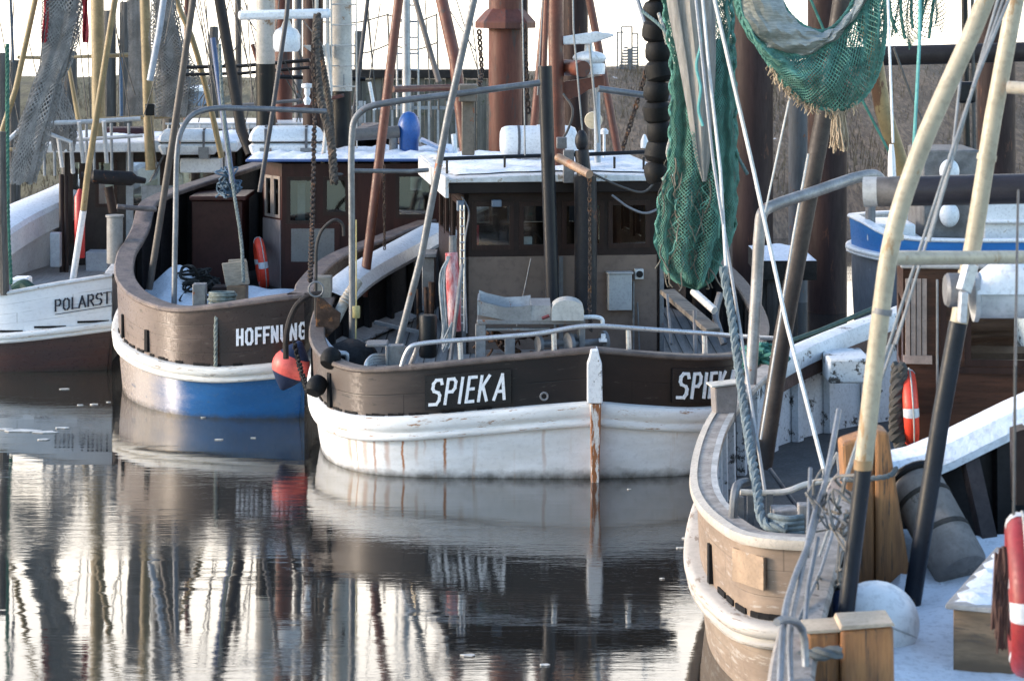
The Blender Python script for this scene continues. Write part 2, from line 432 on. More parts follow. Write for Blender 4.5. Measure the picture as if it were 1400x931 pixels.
class Hull:
    def __init__(s, root, left, right, deck_z, flare=(.06, .5), th=.09):
        s.root, s.deck_z, s.th = root, deck_z, th
        s.sides = []
        for pts, sg in ((left, 1), (right, -1)):
            L = dense(pts); N = normals(L, sg)
            s.sides.append((L, N, arc(L)))
        s.flare = flare
    def at(s, side, x, n=0., dz=None):   # arc length x along a side -> (base point, normal, zs, zr)
        L, N, D = s.sides[side]
        j = 0
        while j < len(D)-2 and D[j+1] < x: j += 1
        f = min(1, max(0, (x-D[j])/(D[j+1]-D[j])))
        p = L[j].lerp(L[j+1], f); nn = N[j].lerp(N[j+1], f).normalized()
        return Vector((p[0], p[1], 0)), Vector((nn.x, nn.y, 0)), p[2], p[3]
    def inset(s, k, n):
        f = k/(n-1); return s.flare[0]+(s.flare[1]-s.flare[0])*max(0, (f-.45)/.55)**1.3
    def strip(s, mb, fn, u_sc=1., flip=False):    # fn(side point, normal, k, n) -> list of (offset, z, v)
        for si, (L, N, D) in enumerate(s.sides):
            rows, uvs = [], []
            for k in range(len(L)):
                prof = fn(L[k], k, len(L))
                rows.append([(L[k][0]+N[k].x*o, L[k][1]+N[k].y*o, z) for o, z, v in prof])
                uvs.append([(D[k]*u_sc+(40 if si else 0), v) for o, z, v in prof])
            mb.grid(rows, uvs, flip=(si == 1) != flip)
        return mb
    def lower(s, name, m, keel=-.6):
        def fn(p, k, n):
            zs = p[2]; i = s.inset(k, n); out = []
            for f in (-.5, 0, .25, .5, .75, 1.):
                z = zs*f-.04 if f > 0 else (keel if f < 0 else 0.); g = max(0., 1-max(0, z)/min(zs, s.deck_z-.06))
                out.append((-i*g**1.4-(.12 if f < 0 else 0)-.02, z, max(0, f)))
            return out
        return s.strip(MB(), fn).build(name, m, s.root, angle=50)
    def strake(s, name, m, h=.24, out=.11):
        def fn(p, k, n):
            z = p[2]; q = [(-.04, -.5), (.55, -.5), (.8, -.42), (.85, -.3), (.6, -.2), (.55, -.12), (.9, -.04), (1., .1), (1., .3), (.85, .44), (.5, .5), (-.25, .53)]
            return [(a*out, z+b*h, i/11) for i, (a, b) in enumerate(q)]
        return s.strip(MB(), fn).build(name, m, s.root, angle=60)
    def bulwark(s, name, m, m_in, dz=.1, frames=0., fm=None):
        def fo(p, k, n): return [(-.02+.03*i/4, p[2]+dz+(p[3]-p[2]-dz)*i/4, i/4) for i in range(5)]
        mb = s.strip(MB(), fo); mb.mcur = 1
        zd = s.deck_z-.05
        def fi(p, k, n): return [(-s.th+.01*i/2, zd+(p[3]-zd)*i/2, i/2) for i in range(3)]
        s.strip(mb, fi, flip=True)
        if frames:
            for si in (0, 1):
                D = s.sides[si][2]; x = frames*.6
                while x < D[-1]-.3:
                    b, nn, zs, zr = s.at(si, x); t = Vector((-nn.y, nn.x, 0))
                    a, c = b-nn*(s.th+.06), b-nn*(s.th+.05)
                    mb.beam((a.x, a.y, zd), (c.x, c.y, zr-.01), .09, .13, up=t)
                    x += frames
        return mb.build(name, [m, m_in], s.root, angle=50)
    def rail(s, name, m, w=.24, h=.07, out=.05):
        def fn(p, k, n):
            z = p[3]; o0, o1 = out, out-w
            return [(o1, z-.005, 0), (o0-.02, z-.005, .2), (o0, z+.015, .3), (o0, z+h-.02, .4), (o0-.02, z+h, .5), (o1+.02, z+h, .8), (o1, z+h-.02, .9), (o1, z-.005, 1)]
        return s.strip(MB(), fn).build(name, m, s.root, angle=40)
    def deck(s, m, inset=.08):
        A, B = s.sides[0], s.sides[1]; n = 60; rows, uvs = [], []
        la, lb = A[2][-1], B[2][-1]
        for i in range(n+1):
            a, na, _, _ = s.at(0, la*i/n); b, nb, _, _ = s.at(1, lb*i/n)
            a = a-na*inset; b = b-nb*inset
            r = [Vector((*(a.lerp(b, k/8)).to_2d(), s.deck_z+.05*math.sin(math.pi*k/8))) for k in range(9)]
            rows.append(r); uvs.append([(q.x, q.y) for q in r])
        return MB().grid(rows, uvs, flip=True).build('deck', m, s.root)
    def surf(s, side, x0, z0, sgn=1, off=0.):
        """function for letters: x along the side from arc x0 (sgn -1: towards the post), z above z0 measured like the sheer"""
        def f(x, z, out):
            b, nn, zs, zr = s.at(side, x0+sgn*x)
            q = b+nn*(out+off+.01); q.z = z0(b, zs, zr)+z
            return q
        return f
    def port(s, side, x, z0, z1, w, m):
        b, nn, zs, zr = s.at(side, x); t = Vector((-nn.y, nn.x, 0)); fr = lambda p: b+t*p[0]+nn*p[1]+Vector((0, 0, p[2]))
        mb = MB(); mb.box((-w/2, -.03, zs+z0), (w/2, .022, zs+z1), fr); return mb.build('freeing_port', m, s.root)
# ------------------------------------------------------------------ the five hulls
white_steel = hull_mat('white_hull_paint', (.70, .71, .72), seams=0, rust=1.0, c2=(.60, .60, .59), grime=.10, rough=.34,
    runs=((.62, .03, .35, .1), (1.86, .026, .95, .1), (1.66, .05, .3, .5), (2.40, .024, .95, .05), (2.22, .03, .35, .3), (2.62, .05, .45, .15), (2.80, .025, .7, .05), (2.95, .06, .5, .1), (3.1, .02, .7, .05), (3.25, .05, .4, .2), (2.12, .02, .35, .5)))
dark_slot = mat('dark_opening', (.006, .006, .007), .8, var=0, bump=0)
deck_grey = mat('deck_planks_grey', (.30, .28, .26), .75, var=.3, scale=3, stretch=(9, .5, 1))
snow_m = mat('snow', (.76, .79, .83), .7, var=.06, scale=2.5, bump=.7, bscale=22, bdist=.015, spots=.07, spotc=(.40, .40, .40), sscale=11)

spieka = thing('fishing_boat', 'fishing cutter with white hull, dark brown bulwark and white centre post named SPIEKA', 'boat', (1.0, 36.5, 0), 'fishing boats moored side by side')
SL = [(1.02,30,.82,1.58),(.4,30.0,.775,1.52),(-.2,30.02,.72,1.46),(-1.3,30.1,.62,1.34),(-1.9,30.35,.58,1.28),(-2.34,30.95,.58,1.3),(-2.62,31.95,.65,1.38),(-2.73,33.5,.78,1.52),(-2.66,35,.9,1.7),(-2.4,36.3,1.0,1.85),(-1.85,38.3,1.1,2.0),(-1.28,40.2,1.2,2.15),(.4,43.5,1.5,2.6)]
SR = [(1.02,30,.82,1.58),(1.6,30.06,.76,1.52),(2.3,30.25,.7,1.45),(3.0,31,.66,1.38),(3.4,32.5,.7,1.4),(3.55,34.5,.8,1.5),(3.4,37,.95,1.75),(2.7,40,1.2,2.1),(1.6,42.3,1.4,2.4),(.4,43.5,1.5,2.6)]
hs = Hull(spieka, SL, SR, .85)
hs.lower('hull', white_steel)
hs.strake('rubbing_strake', hull_mat('strake_white', (.72, .73, .73), seams=0, worn=.22, wornc=(.30, .17, .09), c2=(.6, .6, .58), rough=.5), h=.30, out=.075)
brownb = hull_mat('bulwark_dark_brown', (.0175, .0125, .012), seams=2, c2=(.013, .010, .010), worn=.16, wornc=(.05, .042, .038), rough=.38, lit_zone=(2.4, 3.6, (.10, .080, .069)))  # lighter left shoulder: sunlit sheen on worn paint, put into the colour
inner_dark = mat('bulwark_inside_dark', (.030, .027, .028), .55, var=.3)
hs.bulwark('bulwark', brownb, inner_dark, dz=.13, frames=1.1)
hs.rail('cap_rail', mat('rail_grey_brown', (.13, .10, .085), .55, var=.4, scale=6, spots=.2, spotc=(.07, .05, .04)), w=.22, h=.06)
hs.deck(deck_grey)
hoff = thing('fishing_boat', 'fishing cutter with bright blue hull, white strake and brown bulwark named HOFFNUNG', 'boat', (-4.2, 40.5, 0), 'fishing boats moored side by side')
HL = [(-2.95,34.3,.74,1.72),(-3.5,34.25,.68,1.66),(-4.2,34.3,.63,1.56),(-4.85,34.6,.64,1.48),(-5.46,35.3,.7,1.54),(-5.92,36.4,.78,1.68),(-6.19,38.1,.9,1.88),(-6.24,39.3,.98,2.0),(-6.22,39.8,1.02,2.15),(-6.20,40.3,1.06,2.46),(-6.08,40.9,1.1,2.56),(-5.75,42,1.2,2.65),(-5.1,43.4,1.3,2.8),(-4.7,44.5,1.4,2.9),(-4.0,46.5,1.6,3.1),(-2.8,48.5,1.8,3.4)]
HR = [(-2.95,34.3,.74,1.72),(-2.92,35,.76,1.68),(-2.95,36,.8,1.7),(-2.7,38,.9,1.85),(-1.95,40,1.0,2.0),(-1.15,41.5,1.2,2.2),(-.9,43,1.35,2.4),(-1.1,45.5,1.55,2.8),(-2.8,48.5,1.8,3.4)]
hh = Hull(hoff, HL, HR, 1.0)
hh.lower('hull', hull_mat('hull_blue', (.012, .092, .26), seams=0, c2=(.010, .075, .21), grime=.05, rough=.22, worn=.12, wornc=(.05, .09, .16), lit_zone=(2.3, 3.3, (.36, .31, .28))))  # tan stretch: bright sky mirrored in the glossy round end, painted over the blue
hh.strake('rubbing_strake', hull_mat('strake_cream', (.64, .63, .59), seams=0, worn=.26, wornc=(.24, .20, .16), rough=.55), h=.22, out=.085)
hh.bulwark('bulwark', hull_mat('bulwark_brown', (.045, .029, .025), seams=4, c2=(.034, .022, .019), worn=.16, wornc=(.08, .062, .052), rough=.30, lit_zone=(2.1, 3.3, (.19, .145, .122))), mat('bulwark_inside_black', (.014, .012, .013), .6), dz=.09, frames=1.3)  # warm light on the worn round end painted into the brown
hh.rail('cap_rail', mat('rail_weathered', (.185, .14, .12), .6, var=.4, scale=5, spots=.35, spotc=(.09, .07, .07)), w=.30, h=.07)
hh.deck(mat('deck_dark', (.05, .045, .042), .7))

pol = thing('fishing_boat', 'fishing cutter with white bulwark and brown lower hull named POLARSTERN', 'boat', (-8.2, 45, 0), 'fishing boats moored side by side')
PL_ = [(-6.42,38.75,.72,1.5),(-7.3,38.55,.63,1.38),(-8.2,38.5,.55,1.23),(-9.2,38.9,.5,1.15),(-9.9,40,.55,1.2),(-10.15,42.5,.7,1.4),(-9.85,46,.95,1.8),(-9.3,48.7,1.15,2.05),(-8.6,51,1.4,2.4),(-7.9,52.5,1.6,2.7)]
PR_ = [(-6.42,38.75,.72,1.5),(-6.45,39.2,.73,1.5),(-6.52,40,.75,1.5),(-6.55,42,.8,1.6),(-6.4,45,.95,1.8),(-6.6,48,1.2,2.1),(-7.1,50.8,1.4,2.4),(-7.9,52.5,1.6,2.7)]
hp = Hull(pol, PL_, PR_, .7)
hp.lower('hull', hull_mat('hull_red_brown', (.060, .024, .017), seams=5, c2=(.045, .022, .018), worn=.1, wornc=(.09, .06, .05), rough=.3, grime=.06))
hp.strake('rubbing_strake', hull_mat('strake_white', (.72, .73, .73)), h=.16, out=.10)
white_bul = hull_mat('bulwark_white', (.72, .74, .76), seams=4, c2=(.66, .68, .71), rough=.35)
hp.bulwark('bulwark', white_bul, mat('bulwark_inside_white', (.62, .64, .66), .5, var=.1), dz=.07, frames=1.5)
hp.rail('cap_rail', mat('rail_white_worn', (.62, .62, .61), .5, var=.2, spots=.15, spotc=(.2, .18, .16)), w=.2, h=.05)
hp.deck(deck_grey)

tan = thing('fishing_boat', 'weathered fishing cutter with tan planked round end and peeling white inner bulwark', 'boat', (3.9, 25.5, 0), 'fishing boats moored side by side')
TL = [(2.9,20.3,.6,1.37),(2.42,20.42,.59,1.36),(2.06,20.62,.58,1.35),(1.85,21.25,.6,1.35),(1.74,22.3,.63,1.36),(1.87,24,.68,1.4),(2.3,26.4,.75,1.47),(3.0,28.4,.9,1.62),(3.9,29.6,1.05,1.8),(4.87,30.4,1.2,2.0),(6.3,31.5,1.4,2.3)]
TR = [(2.9,20.3,.6,1.37),(3.6,20.5,.6,1.36),(4.6,21.3,.62,1.35),(5.4,23,.65,1.38),(6.0,25.5,.75,1.5),(6.4,28,.95,1.75),(6.55,30,1.2,2.1),(6.3,31.5,1.4,2.3)]
ht = Hull(tan, TL, TR, .7)
ht.lower('hull', hull_mat('hull_tan', (.26, .20, .15), seams=4, worn=.34, wornc=(.34, .30, .26), c2=(.21, .155, .115), rough=.55, grime=.0))
ht.strake('rubbing_strake', hull_mat('strake_chipped', (.50, .46, .41), seams=0, worn=.28, wornc=(.24, .19, .15), rough=.55), h=.22, out=.13)
ht.bulwark('bulwark', hull_mat('bulwark_tan', (.27, .195, .14), seams=3, worn=.24, wornc=(.34, .29, .25), c2=(.20, .145, .105), rough=.5), mat('bulwark_inside_peeling', (.62, .64, .66), .5, var=.1, spots=.30, spotc=(.06, .055, .05), sscale=3.5), dz=.09, frames=.75)
ht.rail('cap_rail', mat('rail_tan', (.42, .36, .31), .6, var=.4, scale=5, spots=.25, spotc=(.2, .17, .15)), w=.24, h=.06)
ht.deck(mat('deck_tarred', (.06, .06, .062), .7, var=.4))

near = thing('fishing_boat', 'nearest fishing boat with snowy deck, dark inner bulwark and weathered grey rail', 'boat', (3.6, 14.5, 0), 'fishing boats moored side by side')
NL = [(2.3,10.2,1.35,2.05),(1.55,11.2,1.35,2.08),(1.36,12.3,1.38,2.1),(1.48,13.5,1.42,2.15),(1.66,14.5,1.46,2.19),(1.89,15.6,1.5,2.25),(2.16,16.8,1.55,2.34),(2.44,17.8,1.6,2.44),(2.66,18.25,1.66,2.42),(3.0,18.38,1.72,2.46),(3.92,18.6,1.9,2.83),(4.7,18.8,2.0,3.1),(5.5,19.1,2.1,3.35)]
NR = [(2.3,10.2,1.35,2.05),(3.5,10.1,1.35,2.05),(4.8,11.3,1.4,2.1),(5.6,14,1.5,2.25),(5.9,16.5,1.7,2.6),(5.5,19.1,2.1,3.35)]
hn = Hull(near, NL, NR, 1.75)
hn.lower('hull', hull_mat('hull_grey_wood', (.16, .135, .115), seams=6, worn=.3, wornc=(.3, .27, .24), rough=.6))
hn.strake('rubbing_strake', mat('strake_bare_wood', (.26, .22, .19), .7, var=.5, stretch=(1, 1, 5)), h=.2, out=.1)
hn.bulwark('bulwark', hull_mat('bulwark_bare', (.20, .165, .14), seams=3, worn=.3, wornc=(.30, .27, .24), rough=.6), mat('bulwark_inside_tar', (.020, .018, .019), .55), dz=.09, frames=1.0)
hn.rail('cap_rail', mat('rail_bare_wood', (.32, .285, .255), .7, var=.45, scale=6, spots=.2, spotc=(.12, .1, .09)), w=.26, h=.06)
hn.deck(mat('deck_near_grey', (.26, .26, .27), .75))
# ------------------------------------------------------------------ dike, quay, piles behind the boats
def make_dike():
    mb = MB(); rows = []
    prof = [(56,-.8),(60,.2),(63,.9),(70,1.5),(78,2.4),(85,2.95),(90,3.0),(96,2.4),(112,-1.2)]
    n = 160
    for (y, z) in prof:
        r = []
        for i in range(n+1):
            x = -90+180*i/n; k = 1/(1+math.exp(-(x-3)/3.)); zz = z*(1+.22*k) if z > 0 else z
            r.append((x, y+.8*math.sin(x*.31)+.5*math.sin(x*.83+1), zz+(.10*math.sin(x*1.7+y)+.07*math.sin(x*3.9+y*2) if z > .5 else 0)))
        rows.append(r)
    mb.grid(smooth_rows(rows))
    t = NT('dike_grass'); o = t.obj(); sx = t.n('ShaderNodeSeparateXYZ', {0: o})
    n1 = t.noise(o, .5, 6, .6); n2 = t.noise(o, 4., 8, .75, (2.4, .35, .6)); n3 = t.noise(o, 1.6, 5, .6, (1, .5, .5))
    reed = t.mix(t.step(n2, .42, .6), (.06, .043, .03), (.175, .128, .088))
    grass = t.mix(t.step(n2, .42, .6), (.11, .095, .045), (.21, .175, .10))
    col = t.mix(t.step(t.math('ADD', sx.outputs[0], t.math('MULTIPLY', n1, 14.)), 2., 9.), grass, reed)
    col = t.mix(t.step(n3, .69, .74), col, (.75, .77, .8))
    col = t.mix(t.step(sx.outputs[2], .5, .1), col, (.05, .045, .04))
    col = t.mix(t.math('MULTIPLY', t.step(t.noise(o, .9, 4, .65, (1, .35, .7)), .48, .62), .55), col, (.045, .038, .028))
    col = t.mix(t.step(t.noise(o, 7., 3, .6, (1, .4, 1)), .70, .73), col, (.30, .27, .23))
    t.set('Base Color', col); t.set('Roughness', .9); t.bump(n2, .9, .2)
    structure(mb.build('dike', t.m))
def smooth_rows(rows):
    out = []
    for a, b in zip(rows, rows[1:]):
        for k in range(3): out.append([Vector(p).lerp(Vector(q), k/3) for p, q in zip(a, b)])
    out.append([Vector(p) for p in rows[-1]])
    return out
make_dike()

steel_pile = mat('pile_steel_red_brown', (.13, .034, .018), .6, var=.35, scale=1.2, stretch=(3, 3, .5), spots=.28, spotc=(.06, .035, .03), sscale=2.2, sstretch=(2, 2, .4))
steel_dark = mat('pile_steel_purple_brown', (.040, .022, .020), .6, var=.35, scale=1.2, stretch=(3, 3, .5), spots=.2, spotc=(.09, .04, .025), sscale=2, sstretch=(2, 2, .4))
steel_grey = mat('pile_steel_grey', (.11, .115, .125), .6, var=.35, scale=1.5, stretch=(3, 3, .5), spots=.15)
wood_pile = mat('pile_wood_grey', (.105, .098, .09), .85, var=.5, scale=2.5, stretch=(4, 4, .35), c2=(.05, .045, .04), bump=.6, bscale=14, bdist=.02)
GS, GW = 'steel mooring piles behind the boats', 'wooden mooring piles behind the boats'
def pile(x0, x1, ytop, Y, m, label, collar=None, group=GS, name='mooring_pile'):
    X = (x0+x1)/2; r = PW(x1-x0, Y)/2; p = P(X, 0, Y); top = P(X, ytop, Y).z
    mb = MB()
    if m is wood_pile:
        w = r*2; mb.lathe([(r*1.0, -1), (r*1.02, 0), (r*.97, top*.6), (r*.95, top-.06), (r*.82, top)], (p.x, p.y, 0), seg=10)
    else: mb.lathe([(r, -1), (r, top)], (p.x, p.y, 0), seg=24)
    o = mb.build(name, m); tag(o, label, 'mooring pile', group)
    if collar:
        zc = P(X, collar, Y).z; c = MB().lathe([(r*1.02, .32), (r*1.25, .26), (r*1.75, .08), (r*1.8, .05), (r*1.8, -.06), (r*1.02, -.07)], (p.x, p.y, zc), seg=8)
        c.build('collar', m, o, smooth=False)
    return o
pile(668, 714, -260, 47, steel_pile, 'red brown steel pile with flared collar standing behind the white life raft drum', collar=34)
pile(697, 722, -240, 51, steel_dark, 'dark steel pile half hidden behind the collared red brown pile')
pile(770, 804, -300, 50, steel_dark, 'purple brown steel pile behind the radar scanner')
pile(1001, 1057, -320, 45, steel_dark, 'wide purple brown steel pile right of the hanging green net')
pile(1104, 1158, -310, 46, steel_dark, 'purple brown steel pile under the fringed bowl of green netting')
pile(1078, 1105, 96, 47.5, steel_grey, 'short grey steel pile beside the purple brown pile under the netting')
pile(1336, 1388, -300, 47, steel_dark, 'dark steel pile between the two cream poles at the right')
pile(374, 400, -280, 53, steel_pile, 'slim red brown steel pile behind the white radar bar')
pile(402, 413, -280, 54, steel_grey, 'thin grey steel pile right of the slim red brown pile')
pile(414, 442, -260, 50, steel_dark, 'dark brown tapering pile behind the rusty rope chain')
pile(139, 159, 14, 58, wood_pile, 'grey wooden pile with flat top behind the two ochre masts', group=GW)
pile(163, 181, 2, 58, wood_pile, 'tallest grey wooden pile close right of the flat topped one', group=GW)
pile(-4, 9, 72, 56, wood_pile, 'grey wooden pile cut by the left picture edge', group=GW)
pile(9, 28, 82, 57, wood_pile, 'low wooden pile second from the left picture edge', group=GW)
pile(286, 299, 36, 58, wood_pile, 'thin brown wooden pile behind the top of the blue pole', group=GW)
pile(484, 496, 42, 60, wood_pile, 'thin wooden pile right of the cream ladder mast', group=GW)
pile(84, 106, 70, 59, wood_pile, 'wooden pile behind the ochre trapezoid frame', group=GW)
pile(222, 246, 60, 60, wood_pile, 'wooden pile behind the grey triangular net', group=GW)

# plank quay wall with dark capping beam
Y = 60
qw = thing('quay_wall', 'vertical plank quay wall with dark capping beam behind the blue vent', 'quay wall', P(560, 250, Y))
qw.location.z = 0
qm = mat('quay_planks', (.15, .145, .125), .85, var=.5, scale=2, stretch=(6, 6, .4), c2=(.07, .07, .06), spots=.2, spotc=(.06, .07, .04))
a, b = P(452, 0, Y).x, P(672, 0, Y).x; zt = P(0, 108, Y).z; mb = MB(); x = a
while x < b:
    w = .26; mb.box((x, Y-.06*(int(x*9) % 2), -1), (x+w-.02, Y+.2, zt+.02*math.sin(x*7))); x += w
mb.build('planks', qm, qw, smooth=False)
MB().box((a-.2, Y-.22, zt+.03), (b+.2, Y+.3, zt+.24)).build('capping_beam', mat('beam_tarred', (.03, .027, .026), .8), qw, bevel=.02)
# white pickets along the quay foot
mb = MB(); x = P(485, 0, 58).x; zt2 = P(0, 138, 58).z
while x < P(640, 0, 58).x: mb.box((x, 57.9, 1.6), (x+.05, 57.95, zt2)); x += .22
mb.box((P(480, 0, 58).x, 57.96, zt2-.2), (P(645, 0, 58).x, 58.0, zt2-.12)); mb.box((P(480, 0, 58).x, 57.96, 1.8), (P(645, 0, 58).x, 58.0, 1.9))
for q in (490, 560, 636): mb.box((P(q, 0, 58).x, 58.01, -1), (P(q, 0, 58).x+.1, 58.12, zt2))
tag(mb.build('picket_fence', mat('fence_pale', (.42, .45, .47), .6)), 'pale picket fence in front of the plank quay wall', 'fence')
# rope railing on thin posts
rr = thing('rope_railing', 'sagging rope railing on thin posts above the plank quay wall', 'railing', (P(540, 0, 57).x, 57, 0))
wire_m = mat('wire_dark', (.06, .058, .055), .6, var=.2, bump=0); mb = MB()
for pts in ([(442, 30), (485, 31), (530, 20)], [(530, 20), (565, 30), (597, 20)], [(455, 72), (500, 72), (533, 60)], [(533, 60), (567, 68), (598, 58)]):
    mb.tube(smooth_path([P(x, y, 57) for x, y in pts], 6), .018, 5)
mb.build('rope', wire_m, rr)
for x0, x1 in ((530, 536), (597, 600)): MB().tube([P(x0, 18, 57), P(x1, 150, 57)], .025, 6).build('post', wire_m, rr)
# grey lattice mast with ladder on the quay
lm = thing('ladder_mast', 'grey tubular mast with a ladder standing on the plank quay', 'mast', (P(556, 0, 56).x, 56, 0))
gal = mat('galvanised_pale', (.44, .45, .46), .45, metal=.3, var=.25, spots=.08)
MB().tube([P(554, -240, 56), P(556, 160, 56), P(557, 330, 56)], PW(6, 56), 12).build('pole', gal, lm)
mb = MB()
for q in (541, 570): mb.tube([P(q+1, -240, 56), P(q+2, 160, 56)], .028, 6)
y = -235
while y < 155: mb.tube([P(541+1, y, 56), P(571, y, 56)], .02, 5); y += 22
mb.build('ladder', gal, lm)
# far sea mark of posts and louvres on the dike
tw = thing('sea_mark', 'small far sea mark of thin posts and slats on the dike crest', 'sea mark', (P(860, 0, 88).x, 88, 3))
tm = mat('sea_mark_steel', (.16, .165, .17), .7); mb = MB()
for q, y0 in ((844, 43), (850, 36), (864, 36), (872, 46)): mb.box((P(q, 0, 88).x-.03, 87.97, 3.0), (P(q, 0, 88).x+.03, 88.03, P(0, y0, 88).z))
for q0, q1, y in ((850, 864, 37), (843, 852, 45), (863, 873, 47)): mb.box((P(q0, 0, 88).x, 87.98, P(0, y, 88).z), (P(q1, 0, 88).x, 88.02, P(0, y, 88).z+.05))
mb.build('frame', tm, tw)
mb = MB()
for i in range(9):
    y = 66+i*4; mb.box((P(853-i*1.1, 0, 88).x, 87.7, P(0, y, 88).z), (P(858, 0, 88).x, 88.1, P(0, y, 88).z+.06)); mb.box((P(863, 0, 88).x, 87.7, P(0, y, 88).z), (P(871, 0, 88).x, 88.1, P(0, y, 88).z+.06))
mb.box((P(858, 0, 88).x, 87.7, 3.1), (P(863, 0, 88).x, 88.1, P(0, 66, 88).z)); mb.build('slats', tm, tw)
# small pale blue shed on the left dike
sh = thing('shed', 'small pale blue shed on the dike behind the black yard', 'shed', (P(268, 0, 80).x, 80, 2.4))
MB().box((P(254, 0, 80).x, 79, 2.0), (P(282, 0, 80).x, 81, P(0, 123, 80).z)).build('walls', mat('shed_blue', (.22, .30, .42), .6), sh, bevel=.02)
MB().prism([(P(252, 0, 80).x, P(0, 123, 80).z+.003), (P(284, 0, 80).x, P(0, 123, 80).z+.003), (P(280, 0, 80).x, P(0, 118, 80).z), (P(256, 0, 80).x, P(0, 118, 80).z)], 2.3, lambda p: Vector((p[0], 78.9+p[1], p[2]))).build('roof', snow_m, sh, smooth=False)

# dry reeds and grass standing on the dike
mb = MB(); random.seed(99)
for i in range(15000):
    X = random.uniform(-16, 24); t_ = random.random(); Y = 62+25*t_
    if Y*.23 < abs(X): continue
    k = 1/(1+math.exp(-(X-3)/3.)); prof = [(62, .65), (63, .9), (70, 1.5), (78, 2.4), (85, 2.95), (90, 3.0)]
    for (a, za), (b, zb) in zip(prof, prof[1:]):
        if a <= Y <= b: z = za+(zb-za)*(Y-a)/(b-a)
    z = z*(1+.22*k)-.12; h = random.uniform(.10, .26)*(1+1.3*k*random.random()); dx = random.gauss(0, .10)*h*2; w = random.uniform(.008, .02)
    i0 = mb.add([(X-w, Y, z), (X+w, Y, z), (X+dx+w*.4, Y-.03, z+h), (X+dx-w*.4, Y-.03, z+h)]); mb.face((i0, i0+1, i0+2, i0+3))
tag(mb.build('reeds', mat('reed_straw', (.20, .15, .095), .9, var=.6, scale=2.5, c2=(.075, .055, .04), bump=0), smooth=False), 'dry reeds and rough grass standing on the dike', 'reeds', kind='stuff')
# ------------------------------------------------------------------ shared materials and small builders
steel = mat('stainless_pipe', (.50, .50, .51), .34, metal=.6, var=.03, bump=.05)
galv = mat('galvanised_grey', (.185, .19, .20), .5, metal=.4, var=.3, spots=.1, bump=.2)
dull = mat('dull_grey_steel', (.20, .20, .205), .55, metal=.3, var=.35, spots=.12)
black_p = mat('black_paint', (.010, .011, .013), .42, var=.3, spots=.06, spotc=(.08, .05, .04))
redox = mat('red_oxide_paint', (.125, .033, .017), .5, var=.35, scale=2.5, spots=.16, spotc=(.06, .035, .03))
rusty = mat('rusty_iron', (.075, .045, .032), .8, var=.5, scale=9, spots=.3, spotc=(.16, .07, .03), bump=.5)
white_p = mat('white_paint', (.72, .73, .74), .4, var=.1, scale=3, spots=.05, spotc=(.4, .36, .3))
white_gel = mat('white_plastic', (.70, .72, .74), .35, var=.05, bump=0)
cream = mat('cream_paint', (.40, .345, .245), .45, var=.2, scale=3, spots=.2, spotc=(.27, .17, .08), sscale=5, sstretch=(1.5, 1.5, .5), bump=.5, bscale=9)
ochre = mat('ochre_paint', (.30, .225, .115), .5, var=.3, scale=3, spots=.12, spotc=(.2, .12, .05))
brown_w = mat('brown_varnish', (.032, .016, .013), .42, var=.35, scale=2, stretch=(5, 5, .5))
brown_d = mat('brown_dark_paint', (.024, .0135, .0115), .5, var=.3)
taupe = mat('panel_taupe', (.165, .115, .09), .5, var=.16, scale=1.2, spots=.1, spotc=(.07, .05, .045), sscale=2)
orange_buoy = mat('lifebuoy_red', (.72, .055, .025), .5, var=.12, bump=.1)
reflect = mat('reflective_tape', (.55, .56, .58), .35, var=.1)
rubber = mat('black_rubber', (.006, .006, .0065), .65, var=.4, scale=9, bump=.5)
glass = glass_mat()
interior = mat('cabin_interior', (.06, .05, .045), .8, var=.3)
rope_grey = mat('rope_grey_green', (.20, .225, .205), .9, var=.4, scale=14, bump=.4)
rope_beige = mat('rope_pale', (.46, .44, .40), .9, var=.3, scale=14, bump=.4)
wire_g = mat('wire_grey', (.24, .25, .26), .5, metal=.4, var=.2, bump=0)
rope_teal = mat('rope_teal', (.05, .20, .165), .9, var=.4, scale=12, bump=.4)
timber = mat('orange_timber', (.36, .165, .058), .6, var=.45, scale=1.6, stretch=(9, 9, .7), c2=(.20, .09, .036), spots=.25, spotc=(.07, .045, .03), sscale=5, sstretch=(7, 7, .35), bump=.6, bscale=9, bdist=.01)
chain_m = mat('chain_rust', (.055, .04, .033), .75, var=.5, scale=15, spots=.3, spotc=(.12, .06, .03))

def px(pts, wpx, m, name, root, seg=12, sm=0, wmul=None):
    """tube through photo pixels with depth: pts (x, y, Y)"""
    q = [P(*p) for p in pts]
    if sm: q = smooth_path(q, sm)
    r = PW(wpx, sum(p[2] for p in pts)/len(pts))/2
    return MB().tube(q, [r*(wmul[0]+(wmul[1]-wmul[0])*i/(len(q)-1)) for i in range(len(q))] if wmul else r, seg).build(name, m, root)
def pbox(mb, x0, y0, x1, y1, Y0, Y1):
    a, b = P(x0, y1, Y0), P(x1, y0, Y0); return mb.box((a.x, Y0, a.z), (b.x, Y1, b.z))
def ppoly(mb, pts, Y, th, fr=None):
    return mb.prism([(P(x, y, Y).x, P(x, y, Y).z) for x, y in pts], th, lambda p: Vector((p[0], Y+p[1], p[2])))

